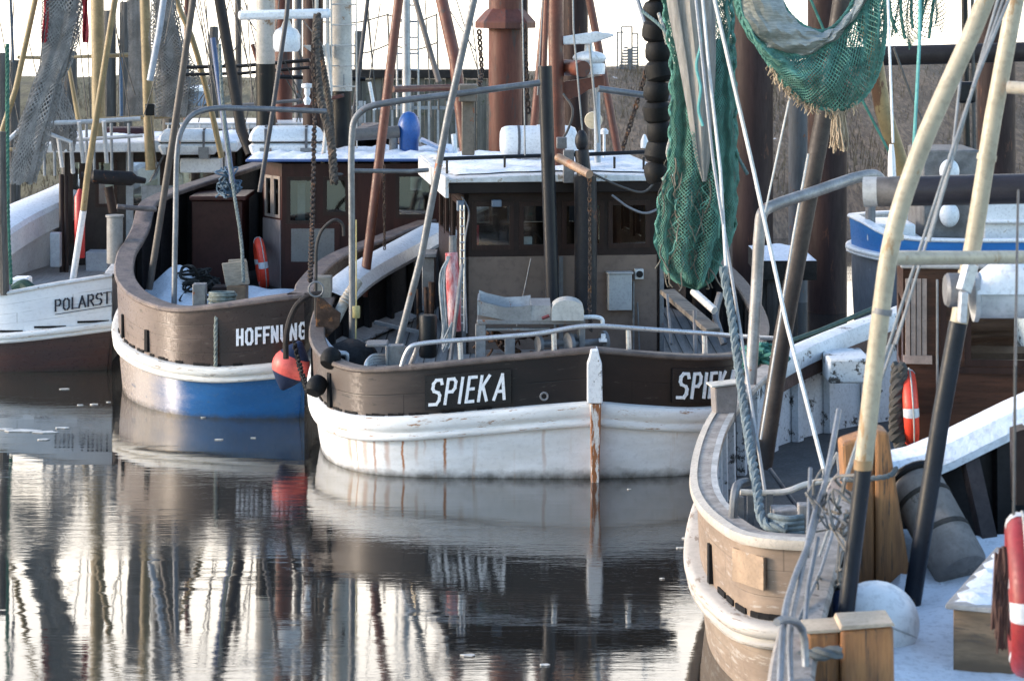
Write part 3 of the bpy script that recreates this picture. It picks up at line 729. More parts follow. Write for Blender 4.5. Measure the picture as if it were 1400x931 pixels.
def window(fr, o, m, root, y=-.012, bar=.045, name='window', extra=()):
    """frame and pane of one window in the opening o of a wall whose outside is y=0 in fr"""
    x0, x1, z0, z1 = o[:4]; mb = MB(); b = bar
    mb.box((x0-.02, y, z0-.02), (x0+b, y+.04, z1+.02), fr); mb.box((x1-b, y, z0-.02), (x1+.02, y+.04, z1+.02), fr)
    mb.box((x0+b, y+.002, z0-.02), (x1-b, y+.038, z0+b), fr); mb.box((x0+b, y+.002, z1-b), (x1-b, y+.038, z1+.02), fr)
    mb.mcur = 1; i = mb.add([fr(p) for p in ((x0+b*.5, y+.025, z0+b*.5), (x1-b*.5, y+.025, z0+b*.5), (x1-b*.5, y+.025, z1-b*.5), (x0+b*.5, y+.025, z1-b*.5))]); mb.face((i, i+1, i+2, i+3))
    return mb.build(name, [m, glass], root, smooth=False)

def lifebuoy(c, ra, rb, axis, label, red=None, group='lifebuoys', name='lifebuoy'):
    red = red or orange_buoy; c = Vector(c); a = Vector(axis).normalized()
    t = thing(name, label, 'lifebuoy', c-Vector((0, 0, ra+rb)), group)
    MB().torus(c, ra, rb, a, 36, 14).build('ring', red, t)
    x = a.orthogonal().normalized(); y = a.cross(x)
    for k in range(4):
        mb = MB(); a0 = math.pi/4+k*math.pi/2
        q = [c+(x*math.cos(a0+d)+y*math.sin(a0+d))*ra for d in (-.13, -.06, 0, .06, .13)]
        mb.tube(q, rb*1.035, 14, caps=False).build('reflective_band', reflect, t)
    mb = MB(); q = []
    for k in range(4):
        a0 = math.pi/4+k*math.pi/2
        for d, rr in ((0, 1.0), (.4, 1.10), (.78, 1.15), (1.17, 1.10)):
            q.append(c+(x*math.cos(a0+d)+y*math.sin(a0+d))*(ra+rb*rr)+a*rb*.25)
    mb.tube(smooth_path(q+[q[0]], 3), .008, 5).build('grab_line', rope_beige, t)
    return t

def life_raft(p, L, r, label, yaw=0., flat=1.0, group='life raft canisters'):
    """white two-shell drum lying along its frame's x axis on a cradle; p is the middle of its underside"""
    t = thing('life_raft', label, 'life raft', p, group); fr = Frame(p, yaw); h = L/2
    if flat != 1.0:
        H = r*2*flat; z = .08
        for nm, a0, a1, ins in (('lower_shell', z, z+H*.46, .05), ('upper_shell', z+H*.50, z+H, .07)):
            mb = MB(); lo, hi = ((ins, 0) if nm == 'lower_shell' else (0, ins)); pts = []
            for zz, i_ in ((a0, lo+.02), (a0+.03, lo), (a0+(a1-a0)*.5, (lo+hi)*.3), (a1-.05, hi), (a1, hi+.07)):
                ring = [(-h+i_+.05, -r+i_), (h-i_-.05, -r+i_), (h-i_, -r+i_+.05), (h-i_, r-i_-.05), (h-i_-.05, r-i_), (-h+i_+.05, r-i_), (-h+i_, r-i_-.05), (-h+i_, -r+i_+.05)]
                pts.append([fr((x, y, zz)) for x, y in ring+ring[:1]])
            mb.grid(pts); mb.face([mb.add([p]) for p in pts[-1][:-1]]); mb.face([mb.add([p]) for p in pts[0][:-1]][::-1]); mb.build(nm, white_gel, t, angle=40)
        mb = MB(); mb.box((-h+.03, -r+.03, z+H*.455), (h-.03, r-.03, z+H*.505), fr); mb.build('seam', black_p, t)
        for s in (-.27, .27):
            mb = MB(); mb.box((s*L-.022, -r-.008, z-.03), (s*L+.022, r+.008, z+H*.93), fr); mb.box((s*L-.022, -r+.1, z+H*.93), (s*L+.022, r-.1, z+H+.008), fr); mb.build('strap', mat('strap_grey', (.10, .10, .11), .7, var=.1), t, smooth=False)
            mb = MB(); mb.box((s*L-.09, -r-.02, 0), (s*L+.09, r+.02, .079), fr); mb.box((s*L-.10, -r-.03, z), (s*L+.10, -r-.009, z+.15), fr); mb.build('cradle', galv, t, smooth=False)
        return t
    prof = [(.02, -h), (r*.62, -h+.005), (r*.86, -h+.03), (r*.97, -h+.09), (r, -h+.16), (r, -.02), (r*1.05, -.02), (r*1.05, .02), (r, .02), (r, h-.16), (r*.97, h-.09), (r*.86, h-.03), (r*.62, h-.005), (.02, h)]
    c = fr((0, 0, r*1.04+.07)); MB().lathe(prof, c, fr.e[0], 28).build('canister', white_gel, t, angle=50)
    for s in (-.26, .26):
        mb = MB(); mb.lathe([(r*1.012, s*L-.02), (r*1.022, s*L-.02), (r*1.022, s*L+.02), (r*1.012, s*L+.02)], c, fr.e[0], 28); mb.build('strap', mat('strap_grey', (.10, .10, .11), .7, var=.1), t)
        mb = MB(); mb.prism([(s*L-.03, 0), (s*L+.03, 0), (s*L+.03, .10), (s*L-.03, .10)], r*1.3, lambda q: fr((q[0], q[1]-r*.65, q[2]))); mb.build('cradle', galv, t, smooth=False)
    return t

# ------------------------------------------------------------------ SPIEKA
def spieka_details():
    rt = spieka; Y0 = 29.80
    mb = MB()
    ppoly(mb, [(803, 551), (803, 498), (806, 489), (808, 479), (818, 478), (820, 488), (823, 497), (824, 551)], Y0, .34)
    mb.build('stem_post', mat('post_white_worn', (.74, .75, .76), .5, var=.1, spots=.10, spotc=(.12, .11, .10), sscale=9), rt, smooth=False, bevel=.012)
    mb = MB(); ppoly(mb, [(807, 552), (809, 700), (818, 700), (822, 552)], Y0+.02, .34)
    mb.build('rust_stained_stem', mat('stem_rust', (.62, .60, .57), .55, var=.15, spots=.62, spotc=(.25, .088, .024), sscale=4, sstretch=(3.5, 3.5, .5)), rt, smooth=False, bevel=.012)
    board = mat('name_board_black', (.016, .014, .015), .35, var=.2)
    letter = mat('letter_white', (.78, .80, .82), .4, var=.05, bump=0)
    for side, x0, x1, sg, dz in ((0, 2.10, 1.03, -1, .22), (1, .98, 2.03, 1, .22)):
        mb = MB(); rows = []; n = 8
        sf = hs.surf(side, x0, lambda b, zs, zr: zs+dz, sg)
        L = abs(x1-x0)
        pr = [(.0, .0), (.0, .03), (.42, .03), (.42, .0)]
        rows = [[sf(L*i/n, z, o) for z, o in pr] for i in range(n+1)]
        mb.grid(rows, flip=(sg > 0))
        for i in (0, n): mb.face([mb.add([p])for p in rows[i]])
        nb = mb.build('name_board', board, rt, smooth=False)
        mb = MB(); sf2 = hs.surf(side, x0+sg*.06, lambda b, zs, zr: zs+dz+.045, sg, off=.032)
        letters(mb, 'SPIEK|A', .335, .037, sf2, gap=.17, slant=.13, depth=.014, wide=.58)
        mb.build('lettering', letter, nb, smooth=False)
    hs.port(0, 3.72, .16, .60, .10, dark_slot); hs.port(0, 5.3, .16, .6, .10, dark_slot)
    mb = MB(); x = 1.3
    while x < 4.6:
        w = random.uniform(.12, .3)
        for k in range(3):
            b, nn, zs, zr = hs.at(0, x+w*k/3); t = Vector((-nn.y, nn.x, 0)); fr = lambda p: b+t*p[0]+nn*p[1]+Vector((0, 0, p[2]))
            mb.box((-w/6, -.03, zs+.155), (w/6, -.004, zs+.18+.012*random.random()), fr)
        x += w+random.uniform(.05, .22)
    mb.build('scupper_slits', dark_slot, rt, smooth=False)
    b, nn, zs, zr = hs.at(0, .62)
    MB().torus(b+nn*.0+Vector((0, 0, zs+.26)), .045, .014, nn, 18, 8).build('fairlead', dull, rt)
    # pipe rail round the end
    q = [P(547, 507, 30.15), P(554, 485, 30.12), P(561, 474, 30.1), P(572, 470, 30.1), P(660, 462, 30.12), P(740, 455, 30.12), P(788, 446.5, 30.15), P(815, 445, 30.15), P(870, 448.5, 30.2), P(960, 455, 30.5), P(1010, 459, 31), P(1060, 462, 32.3)]
    mb = MB().tube(smooth_path(q, 5), .030, 12)
    for (x, y, yb, Y) in ((629, 466, 492, 30.15), (757, 453, 482, 30.15), (859, 449, 482, 30.2), (963, 456, 489, 30.55), (1035, 461, 486, 31.5)):
        mb.tube([P(x, y, Y), P(x+1, yb, Y)], .034, 10)
    mb.tube([P(572, 471, 30.12), P(557, 508, 30.4)], .028, 10)
    mb.build('pipe_rail', steel, rt)
    # wheelhouse
    fr = Frame((-.68, 34.5, 0), 7.); W, D = 2.85, 4.0
    wh = MB().wall(fr, W, 2.28, 3.2, ops := [(.13, .69, 2.40, 3.04), (.81, 1.19, 2.40, 3.04), (1.43, 2.0, 2.40, 3.04), (2.10, 2.67, 2.40, 3.04)], .06)
    frL = Frame(fr((0, D, 0)), 7.-90.); frR = Frame(fr((W, 0, 0)), 7.+90.); frB = Frame(fr((W, D, 0)), 187.)
    opl = [(.3, 1.0, 2.35, 3.0), (1.3, 2.0, 2.35, 3.0), (2.3, 3.1, 2.35, 3.0)]
    for f, L, o in ((frL, D, opl), (frR, D, opl), (frB, W, [(.2, .8, 2.35, 3.0), (1.0, 1.8, 2.35, 3.0), (2.0, 2.65, 2.35, 3.0)])):
        wh.wall(f, L, .85, 3.2, o, .06)
    wh.box((.07, .07, 1.55), (W-.07, D-.07, 1.6), fr)
    who = wh.build('wheelhouse', brown_d, rt, smooth=False)
    MB().wall(fr, W, .85, 2.277, [], .06).build('lower_panel', taupe, who, smooth=False)
    mb = MB()
    for x in (-.04, 1.36, W-.02): mb.box((x, -.03, .85), (x+.06, -.002, 2.27), fr)
    mb.build('corner_strip', dull, who, smooth=False)
    for o in ops: window(fr, o, brown_w, who)
    for f in (frL, frR):
        for o in opl: window(f, o, brown_w, who)
    for o in [(.2, .8, 2.35, 3.0), (1.0, 1.8, 2.35, 3.0), (2.0, 2.65, 2.35, 3.0)]: window(frB, o, brown_w, who)
    mb = MB(); mb.torus(fr((1.0, .42, 2.42)), .17, .015, fr.e[1], 20, 6); mb.lathe([(.02, 0), (.02, .5)], fr((1.0, .42, 2.42)), fr.e[1], 8); mb.box((.6, .9, 1.6), (2.3, 1.3, 2.25), fr)
    mb.box((.3, .6, 1.6), (.55, .8, 2.55), fr); mb.build('steering_console', interior, who)
    mb = MB(); mb.box((.86, .16, 2.40), (1.0, .24, 2.54), fr); mb.build('white_mug_box', white_gel, who, bevel=.01); mb = MB(); mb.box((.18, .10, 2.40), (.22, .13, 2.72), fr); mb.build('red_curtain', mat('curtain_red', (.35, .02, .025), .8), who); mb = MB(); mb.box((2.14, 1.2, 2.38), (2.32, 1.25, 3.02), fr); mb.build('chart_panel', white_gel, who)
    # roof: slab with a white fascia, overhanging
    mb = MB(); n = 8; rows = []
    for k in range(n+1):
        x = -.27+(W+.5)*k/n; c = .05*math.sin(math.pi*k/n)
        rows.append([fr((x, y, z)) for y, z in ((-.28, 3.36), (-.30, 3.37), (-.30, 3.41+c), (-.27, 3.425+c), (D+.27, 3.46+c), (D+.30, 3.43+c), (D+.30, 3.37), (D+.28, 3.36))])
    mb.grid(rows)
    for k in (0, n): mb.face([mb.add([p]) for p in rows[k]])
    mb.box((-.302, -.305, 3.15), (-.255, D+.31, 3.44), fr)
    mb.build('roof', mat('roof_white', (.66, .67, .67), .5, var=.25, scale=2, spots=.22, spotc=(.34, .29, .23)), who, smooth=False)
    mb = MB(); mb.box((-.25, -.24, 3.203), (W+.2, D+.24, 3.357), fr); mb.build('roof_edge', mat('edge_brown_black', (.014, .009, .0085), .5, var=.3), who, bevel=.01)
    sn = MB(); rows = []
    for j in range(25):
        r = []
        for k in range(25):
            x, y = -.16+(W+.28)*k/24, .05+D*.95*j/24; e = min(k, 24-k, j, 24-j)
            r.append(fr((x+.03*math.sin(j*1.9), y+.05*math.sin(k*1.3), 3.45+.05*math.sin(math.pi*k/24)+.035*y/D+(.0 if e == 0 else .03+.02*math.sin(k*.9+j*.7)+.012*math.sin(k*2.3-j*1.7)))))
        rows.append(r)
    sn.grid(rows).build('roof_snow', snow_m, who)
    # fascia edge strip, cables, lamps
    mb = MB(); mb.tube(smooth_path([fr((2.1, -.2, 3.16)), fr((2.35, -.25, 2.98)), fr((2.6, -.24, 2.9)), fr((2.85, -.2, 3.02)), fr((2.95, -.2, 3.2))], 6), .018, 6)
    mb.tube(smooth_path([fr((-.05, -.1, 3.15)), fr((.05, -.1, 2.95)), fr((.0, -.06, 2.5)), fr((.03, -.05, 1.2))], 6), .014, 6)
    mb.build('cables', mat('cable_grey', (.22, .22, .24), .6, var=.1, bump=0), who)
    mb = MB(); mb.box((.38, -.14, 3.0), (.52, -.02, 3.1), fr); mb.box((-.12, -.18, 2.95), (-.02, -.05, 3.1), fr); mb.build('deck_lamp', mat('lamp_blue_grey', (.12, .16, .22), .4, var=.1), who, bevel=.01)
    # grey cabinet and small round-faced box on the panel
    mb = MB(); mb.box((2.06, -.16, 1.50), (2.40, -.002, 2.02), fr); mb.box((2.04, -.18, 2.02), (2.42, -.002, 2.05), fr); mb.build('cabinet', mat('cabinet_grey', (.36, .37, .375), .45, var=.12), who, bevel=.01)
    mb = MB(); mb.box((2.46, -.10, 1.94), (2.58, -.002, 2.08), fr); mb.mcur = 1; mb.lathe([(.05, 0), (.05, .02), (.03, .022)], fr((2.52, -.10, 2.01)), -fr.e[1], 16); mb.build('alarm_box', [mat('box_pale', (.55, .56, .56), .5, var=.1), black_p], who)
    mb = MB(); mb.tube([fr((2.44, -.05, 1.9)), fr((2.44, -.05, .9))], .016, 6); mb.tube([fr((2.50, -.05, 1.6)), fr((2.53, -.05, .9))], .012, 6); mb.tube([fr((.95, -.06, 2.25)), fr((.74, -.12, 1.3))], .01, 5); mb.tube([fr((1.30, -.06, 2.3)), fr((1.30, -.06, 1.2))], .022, 6); mb.build('conduits', galv, who)
    # strip ladder left of the panel and grey hydraulic box on the side deck
    mb = MB(); y = 287
    for q in (629.5, 634.5): mb.tube([P(q, 280, 34.3), P(q, 452, 34.2)], .012, 6)
    while y < 452: mb.tube([P(629, y, 34.25), P(635, y, 34.25)], .012, 5); y += 11
    mb.build('strip_ladder', steel, rt)
    mb = MB(); pbox(mb, 577, 352, 594, 425, 35.6, 36.1); pbox(mb, 574, 347, 597, 352, 35.5, 36.2); mb.build('switch_cabinet', dull, rt, bevel=.01)
    mb = MB(); mb.tube([P(571, 395, 35.2), P(571, 455, 35.2)], .02, 6); mb.tube([P(582, 392, 35), P(583, 430, 35)], .03, 8); mb.tube([P(590, 385, 35), P(589, 440, 35)], .045, 8); mb.build('hydraulic_pipes', rusty, rt)
    MB().lathe([(.10, 0), (.12, .02), (.125, .55), (.11, .58)], P(585, 488, 33), seg=16).build('capstan_post', black_p, rt)
    MB().torus(P(584, 437, 33), .10, .013, (0, .25, 1), 22, 6).build('hand_wheel', steel, rt)
    # winch
    w = MB(); Y = 32.2
    pbox(w, 650, 443, 664, 500, Y, Y+.12); pbox(w, 690, 462, 704, 500, Y, Y+.15); pbox(w, 792, 440, 800, 500, Y, Y+.15); pbox(w, 652, 437, 800, 443, Y-.02, Y+.9); pbox(w, 650, 443, 660, 500, Y+.8, Y+.9); pbox(w, 790, 443, 800, 500, Y+.8, Y+.9)
    pbox(w, 664, 448, 752, 452, Y+.02, Y+.1); pbox(w, 655, 493, 800, 500, Y-.05, Y+1.)
    wo = w.build('winch', mat('winch_grey', (.24, .24, .245), .5, metal=.2, var=.35, spots=.16), rt, bevel=.008)
    mb = MB(); top = [(654, 410), (664, 414), (690, 420), (712, 419), (726, 417)]; bot = [(653, 430), (664, 432), (690, 437), (712, 438), (726, 438)]
    mb.grid([[P(*a, Y-.05) for a in top], [P(*a, Y-.02) for a in bot], [P(x, y, Y-.02)+Vector((0, .75, 0)) for x, y in bot], [P(x, y-4, Y-.05)+Vector((0, .8, 0)) for x, y in top]])
    mb.grid([[P(x+.6, y-.5, Y-.035) for x, y in top], [P(x, y-5, Y+.03) for x, y in bot], [P(x, y-5, Y+.03)+Vector((0, .62, 0)) for x, y in bot], [P(x, y-4.5, Y-.05)+Vector((0, .76, 0)) for x, y in top]], flip=True)
    pbox(mb, 652.5, 410, 655, 430, Y-.04, Y+.7); pbox(mb, 726, 417, 753, 438, Y-.03, Y+.75)
    mb.build('trough', mat('trough_grey', (.34, .345, .35), .45, metal=.2, var=.25, spots=.1), wo, smooth=False)
    a, b = P(775, 438, Y-.1), P(775, 411, Y-.1); r = .22; mb = MB(); xL, xR = P(754, 0, Y-.1).x, P(797, 0, Y-.1).x; pts = [(a.y+.0, a.z), (a.y, a.z+.10)]+[(a.y+r-r*math.cos(t_), a.z+.10+r*.85*math.sin(t_)) for t_ in [math.pi*k/10 for k in range(1, 10)]]+[(a.y+2*r, a.z+.10), (a.y+2*r, a.z)]
    # rounded hood: arch seen from the end on the left, curved top to the right
    hood = [(P(754, 438, Y-.12).x, P(754, 438, Y-.12).z)]
    xm = P(764, 0, Y-.12).x; zc = P(0, 424, Y-.12).z; za = P(0, 438, Y-.12).z
    arch = [(xL, za)]+[(xL+.215-.215*math.cos(math.pi*k/12), zc+.135*math.sin(math.pi*k/12)) for k in range(13)]+[(xL+.43, za)]
    mb.prism(arch, .45, lambda p: Vector((p[0], Y-.12+p[1], p[2]))); mb.build('motor_hood', mat('hood_cream_grey', (.50, .49, .46), .4, var=.15, spots=.1), wo, angle=45)
    for q, rr in ((776, .15), (735, .11)):
        MB().lathe([(rr, 0), (rr, .05), (.05, .06), (.05, .5), (rr, .51), (rr, .56)], P(q, 470, Y+.0), (.9, .4, 0), 22).build('drum', dull, wo)
    MB().tube(smooth_path([P(797, 433, Y), P(815, 433, Y), P(823, 436, Y), P(824, 446, Y)], 5), .028, 8).build('bent_pipe', white_p, wo)
    MB().tube([P(741, 435, Y-.1), P(751, 431, Y-.1)], .022, 8).build('lever', mat('lever_red', (.16, .03, .03), .5, var=.1), wo)
    mb = MB(); random.seed(4)
    for i in range(16):
        x = random.uniform(668, 752); y = random.uniform(455, 492); mb.tube(smooth_path([P(x, y, Y+.1+random.random()*.5), P(x+random.uniform(-20, 20), y+random.uniform(-8, 8), Y+.2), P(x+random.uniform(-30, 30), y+random.uniform(-8, 14), Y+.4)], 4), random.uniform(.012, .03), 6)
    mb.build('wire_spool', rusty, wo)
    mb = MB(); pbox(mb, 822, 457, 828, 464, Y, Y+.1); pbox(mb, 819, 464, 830, 467, Y-.03, Y+.13); mb.build('work_lamp', white_p, rt)
    # mast, tripod legs, black boom, exhaust
    px([(757, -330, 35.3), (760, 60, 35.3), (763, 235, 35.3)], 21, redox, 'mast', rt, 20)
    px([(745, 90, 34.0), (756, 432, 34.1)], 19, mat('boom_black', (.020, .022, .028), .4, var=.2), 'boom', rt, 16)
    px([(748, -20, 34.0), (744, 92, 34.0)], 8, redox, 'boom_tip', rt, 10)
    px([(803, -60, 37.6), (806, 0, 37.6), (825, 100, 37.5), (845, 208, 37.4)], 11, redox, 'mast_leg', rt)
    px([(752, -60, 37.6), (738, 90, 37.5), (727, 205, 37.4)], 11, redox, 'mast_leg', rt)
    mb = MB(); ppoly(mb, [(768, 112), (826, 103), (827, 117), (806, 122), (790, 132), (768, 138)], 35.3, .12); mb.build('mast_bracket', redox, rt, smooth=False, bevel=.01)
    px([(772, 92, 35.5), (790, 93, 35.2), (797, 94, 35.0)], 22, redox, 'mast_drum', rt, 18)
    ex = MB().tube(smooth_path([P(800, 240, 34.2), P(801, 300, 34.2), P(800, 432, 34.25)], 3), PW(31, 34.2)/2, 20); ex.tube(smooth_path([P(800, 262, 34.2), P(799, 244, 34.3), P(795, 205, 34.35)], 5), PW(20, 34.2)/2, 14); ex.ball(P(795, 192, 34.35), .095, 1, 1, 1.6)
    ex.build('exhaust_pipe', mat('exhaust_black', (.022, .022, .026), .5, var=.3, spots=.14, spotc=(.09, .04, .025), sscale=2), rt)
    px([(763, 215, 33.9), (806, 238, 33.2)], 12, mat('bent_bracket_tan', (.36, .23, .15), .5, var=.3, spots=.2, spotc=(.3, .12, .05)), 'mast_fitting', rt)
    mb = MB(); pbox(mb, 761, 188, 775, 203, 34.6, 34.8); pbox(mb, 770, 205, 785, 250, 34.3, 34.4); mb.build('mast_light', dull, rt, bevel=.01)
    # radar on the bracket
    rd = MB(); rd.lathe([(.16, 0), (.17, .13), (.15, .16)], P(812, 101, 35.4), seg=18); rd.ball(P(806, 79, 35.4), .25, 1, .85, .42, 22, 12); rd.lathe([(.07, 0), (.06, .14)], P(805, 72, 35.4), seg=12)
    ro = rd.build('radar_dome', white_p, rt, angle=50)
    mb = MB(); ppoly(mb, [(769, 50), (770, 61), (806, 60), (826, 54), (840, 49), (838, 46), (815, 43)], 35.25, .2); mb.build('radar_bar', mat('radar_bar_white', (.70, .71, .72), .4, var=.15, spots=.12, spotc=(.3, .3, .3)), ro, smooth=False, bevel=.03)
    # red A-frame with a cross bar
    px([(550, -120, 36.6), (545, 0, 36.5), (523, 180, 36.4), (496, 405, 36.2)], 13, redox, 'frame_leg', rt)
    px([(590, -120, 38.8), (604, 0, 38.6), (622, 80, 38.4), (640, 232, 38.2)], 17, redox, 'frame_leg', rt)
    px([(536, 122, 36.7), (626, 119, 38.3)], 9, redox, 'cross_bar', rt)
    px([(560, -60, 39.5), (568, 0, 39.4), (600, 112, 39.2)], 8, mat('grey_brown_spar', (.13, .11, .10), .6), 'spar', rt)
    # grey gallows pipe with its steel post, and the leaning galvanised pole
    px([(482, 505, 33.2), (481, 300, 33.2), (481, 190, 33.2), (485, 163, 33.2), (500, 148, 33.2), (525, 141, 33.2), (640, 126, 33.4), (738, 113, 33.6)], 9, galv, 'gallows_pipe', rt, sm=4)
    px([(818, 121, 34.0), (890, 131, 34.2), (915, 134, 34.3)], 9, galv, 'gallows_pipe', rt)
    mb = MB(); a = P(640, 212, 33.6); b = P(640, 115, 33.5); mb.box((a.x-.09, a.y-.02, a.z), (a.x+.09, a.y+.15, b.z)); mb.box((b.x-.13, b.y-.1, b.z-.24), (b.x+.13, b.y+.2, b.z)); mb.build('gallows_post', mat('post_taupe', (.16, .135, .11), .6, var=.3, spots=.1), rt, bevel=.015)
    px([(662, -80, 31.9), (648, 0, 31.9), (612, 160, 31.95), (576, 350, 32), (541, 485, 32.1)], 10, galv, 'derrick_pole', rt)
    px([(478, 233, 33.3), (560, 234, 33.6), (585, 232, 33.8)], 6, dull, 'rail_pipe', rt)
    # roof rail, beige searchlight, small antennas
    mb = MB(); mb.tube([P(600, 217, 34.6), P(690, 214, 35.2), P(770, 212, 35.4), P(895, 207, 35.2)], .03, 8)
    for q in (611, 690, 840, 880): mb.tube([P(q, 214, 35), P(q, 240, 35)], .02, 6)
    mb.build('roof_rail', black_p, rt)
    sl = MB().lathe([(.05, 0), (.12, .05), (.135, .16), (.12, .20), (.02, .21)], P(814, 164, 35.9)+Vector((0, .1, 0)), (-.2, -1, 0), 20); sl.tube([P(816, 175, 36), P(818, 222, 36)], .03, 8); sl.build('searchlight', mat('searchlight_beige', (.52, .46, .33), .45, var=.1), rt)
    mb = MB(); mb.lathe([(.02, -.35), (.02, 0), (.06, .0), (.065, .05), (.03, .085)], P(826, 183, 35.8), seg=14); mb.lathe([(.055, 0), (.055, .1), (.03, .17), (.015, .2)], P(881, 202, 35.5), seg=14); mb.build('antenna', white_gel, rt)
    px([(816, 118, 35.6), (817, 222, 35.6)], 9, mat('post_pale_blue', (.33, .38, .43), .5, var=.1), 'antenna_post', rt)
    px([(780, -200, 34.9), (784, 40, 34.9), (799, 212, 34.9)], 3, wire_g, 'stay', rt, 6); px([(806, 60, 34.7), (818, 195, 34.7)], 4, wire_g, 'stay', rt, 6)
    px([(725, -200, 34.7), (714, 0, 34.7), (718, 212, 34.8)], 2.5, wire_g, 'stay', rt, 6); px([(760, -300, 35), (735, 130, 35.6)], 2.5, wire_g, 'stay', rt, 6)
    mb = MB().tube(smooth_path([P(770, 128, 35), P(783, 150, 34.9), P(776, 178, 34.9), P(769, 190, 34.9)], 6), .018, 6); mb.build('cable', wire_m, rt); mb = MB(); mb.tube(smooth_path([P(800, 232, 34), P(850, 255, 34), P(880, 262, 34), P(897, 247, 34)], 6), .018, 6); mb.build('cable', wire_m, rt)
    # bollards, spar and fittings on the left rail
    mb = MB(); pbox(mb, 432, 378, 453, 410, 34.5, 34.75); mb.build('bollard', mat('bollard_grey', (.22, .20, .17), .6, var=.3), rt, bevel=.015)
    px([(489, 384, 34.6), (472, 410, 34.4), (455, 444, 34.2)], 15, mat('spar_pale_wood', (.46, .40, .33), .7, var=.3, stretch=(2, 2, 6)), 'spar', rt, 14)
    mb = MB()
    for k in range(4): mb.torus(P(472+k*2.5, 412-k*4, 34.35), .085, .012, (.5, .2, .8), 16, 6)
    mb.build('lashing', rope_beige, rt)
    mb = MB(); mb.tube(smooth_path([P(442, 462, 32.3), P(452, 475, 32.2), P(464, 482, 32.1), P(474, 484, 32.1), P(475, 505, 32.1)], 4), .035, 10); mb.build('rail_handle', steel, rt)
    mb = MB(); pbox(mb, 529, 472, 552, 507, 30.9, 31.1); pbox(mb, 500, 470, 529, 474, 30.9, 31.3); pbox(mb, 527, 472, 531, 507, 30.88, 30.92); mb.build('bollard', dull, rt, bevel=.01)
    mb = MB()
    for k in range(4): mb.tube(smooth_path([P(528, 484+k*4, 31), P(510, 485+k*4, 30.9), P(502, 492+k*3, 30.85), P(498, 503, 30.8)], 4), .018, 7)
    mb.build('cleat_rods', steel, rt)
    mb = MB(); mb.beam(P(512, 440, 34.5), P(575, 454, 34.4), .07, .05); mb.beam(P(500, 468, 32.4), P(560, 476, 32.2), .07, .04); mb.build('deck_rail', dull, rt)
    # white rail cladding with snow towards the far end, dark stanchions
    mb = MB(); rows = []
    L0 = 7.4
    for i in range(15):
        x = L0+(13.0-L0)*i/14; b, nn, zs, zr = hs.at(0, x)
        rows.append([b+nn*o+Vector((0, 0, zr+z)) for o, z in ((-.36, -.16), (-.38, -.10), (-.30, .05), (-.14, .12), (.03, .125), (.09, .08), (.09, -.02))])
    mb.grid(rows, flip=True); mb.build('rail_cladding', white_p, rt)
    rows = []
    for i in range(25):
        x = L0-1.2+(12.5-L0)*i/24; b, nn, zs, zr = hs.at(0, x)
        rows.append([b+nn*o+Vector((0, 0, .90+z)) for o, z in ((-.10, .12), (-.34-.05*(i % 3 == 0), .03), (-.36, 0))])
    MB().grid(rows, flip=True).build('waterway', mat('waterway_pale', (.46, .47, .48), .6, var=.25, spots=.15, spotc=(.2, .18, .16)), rt)
    mb = MB(); n = 0
    for x in [v*.16-3.0 for v in range(40)]: mb.box((x, 30.6, .905), (x+.012, 42, .912)) if -2.2 < x < 3.0 else None
    mb.build('deck_seams', mat('seam_dark', (.05, .045, .04), .9, var=0, bump=0), rt, smooth=False)
    # right-hand side clutter: beam, plank and pipe inside the bulwark
    mb = MB(); mb.beam(P(912, 398, 34), P(975, 452, 32.6), .22, .07); mb.build('fish_chute', mat('chute_wood', (.20, .165, .13), .7, var=.5, stretch=(1, 5, 1)), rt, bevel=.01)
    px([(948, 398, 33), (977, 424, 32.6)], 11, mat('pipe_pale', (.58, .56, .52), .4, var=.1), 'roller', rt)
    mb = MB(); mb.tube(smooth_path([P(985, 400, 33.5), P(978, 430, 33.4), P(983, 450, 33.3), P(990, 470, 33.2)], 4), .05, 8); mb.tube([P(950, 425, 33), P(951, 485, 32.6)], .03, 6); mb.tube([P(912, 402, 33.6), P(918, 470, 33)], .02, 6); mb.build('pipework', dull, rt)
spieka_details()
life_raft(P(736, 219, 36.6)-Vector((0, 0, .02)), 1.17, .235, 'white life raft drum on the cutter SPIEKA beside the red brown mast', 4)

# things resting on or hanging from SPIEKA
def hang_chain(name, pts, label, link=.075, r=.012, m=None, cat='chain', group=None):
    mb = MB(); chain(mb, [P(*p) for p in pts], link, r); return tag(mb.build(name, m or chain_m), label, cat, group)
GC = 'chains hanging from the rigging'
hang_chain('chain', [(806, 242, 33.4), (807, 350, 33.4), (806, 415, 33.2), (808, 452, 32.5)], 'rusty chain hanging in front of the black exhaust pipe', .085, .013, group=GC)
hang_chain('chain', [(716, 32, 46), (719, 100, 46), (722, 155, 46)], 'dark chain hanging from the right side of the pile collar', .16, .026, group=GC)
hang_chain('chain', [(655, 40, 36), (659, 100, 36), (655, 116, 35.5)], 'short chain knot hanging beside the pile collar over the steel post', .1, .018, group=GC)
hang_chain('chain', [(884, 95, 40), (868, 150, 40), (849, 210, 39.5)], 'slanting dark chain left of the black roller string', .12, .02, group=GC)
hang_chain('chain', [(525, 225, 37.5), (526, 370, 37.5)], 'thin dark chain hanging before the brown wheelhouse right of the red leg', .07, .01, group=GC)
mb = MB(); mb.tube([P(617, 345, 33.2), P(620, 400, 33.2), P(622, 452, 33.2)], [.085, .10, .085], 12); o = tag(mb.build('flag_roll', mat('flag_red', (.45, .05, .06), .7, var=.5, scale=5, c2=(.62, .45, .46), stretch=(2, 2, .6))), 'red and pink rolled flag tied to the staff left of the grey brown panel', 'flag')
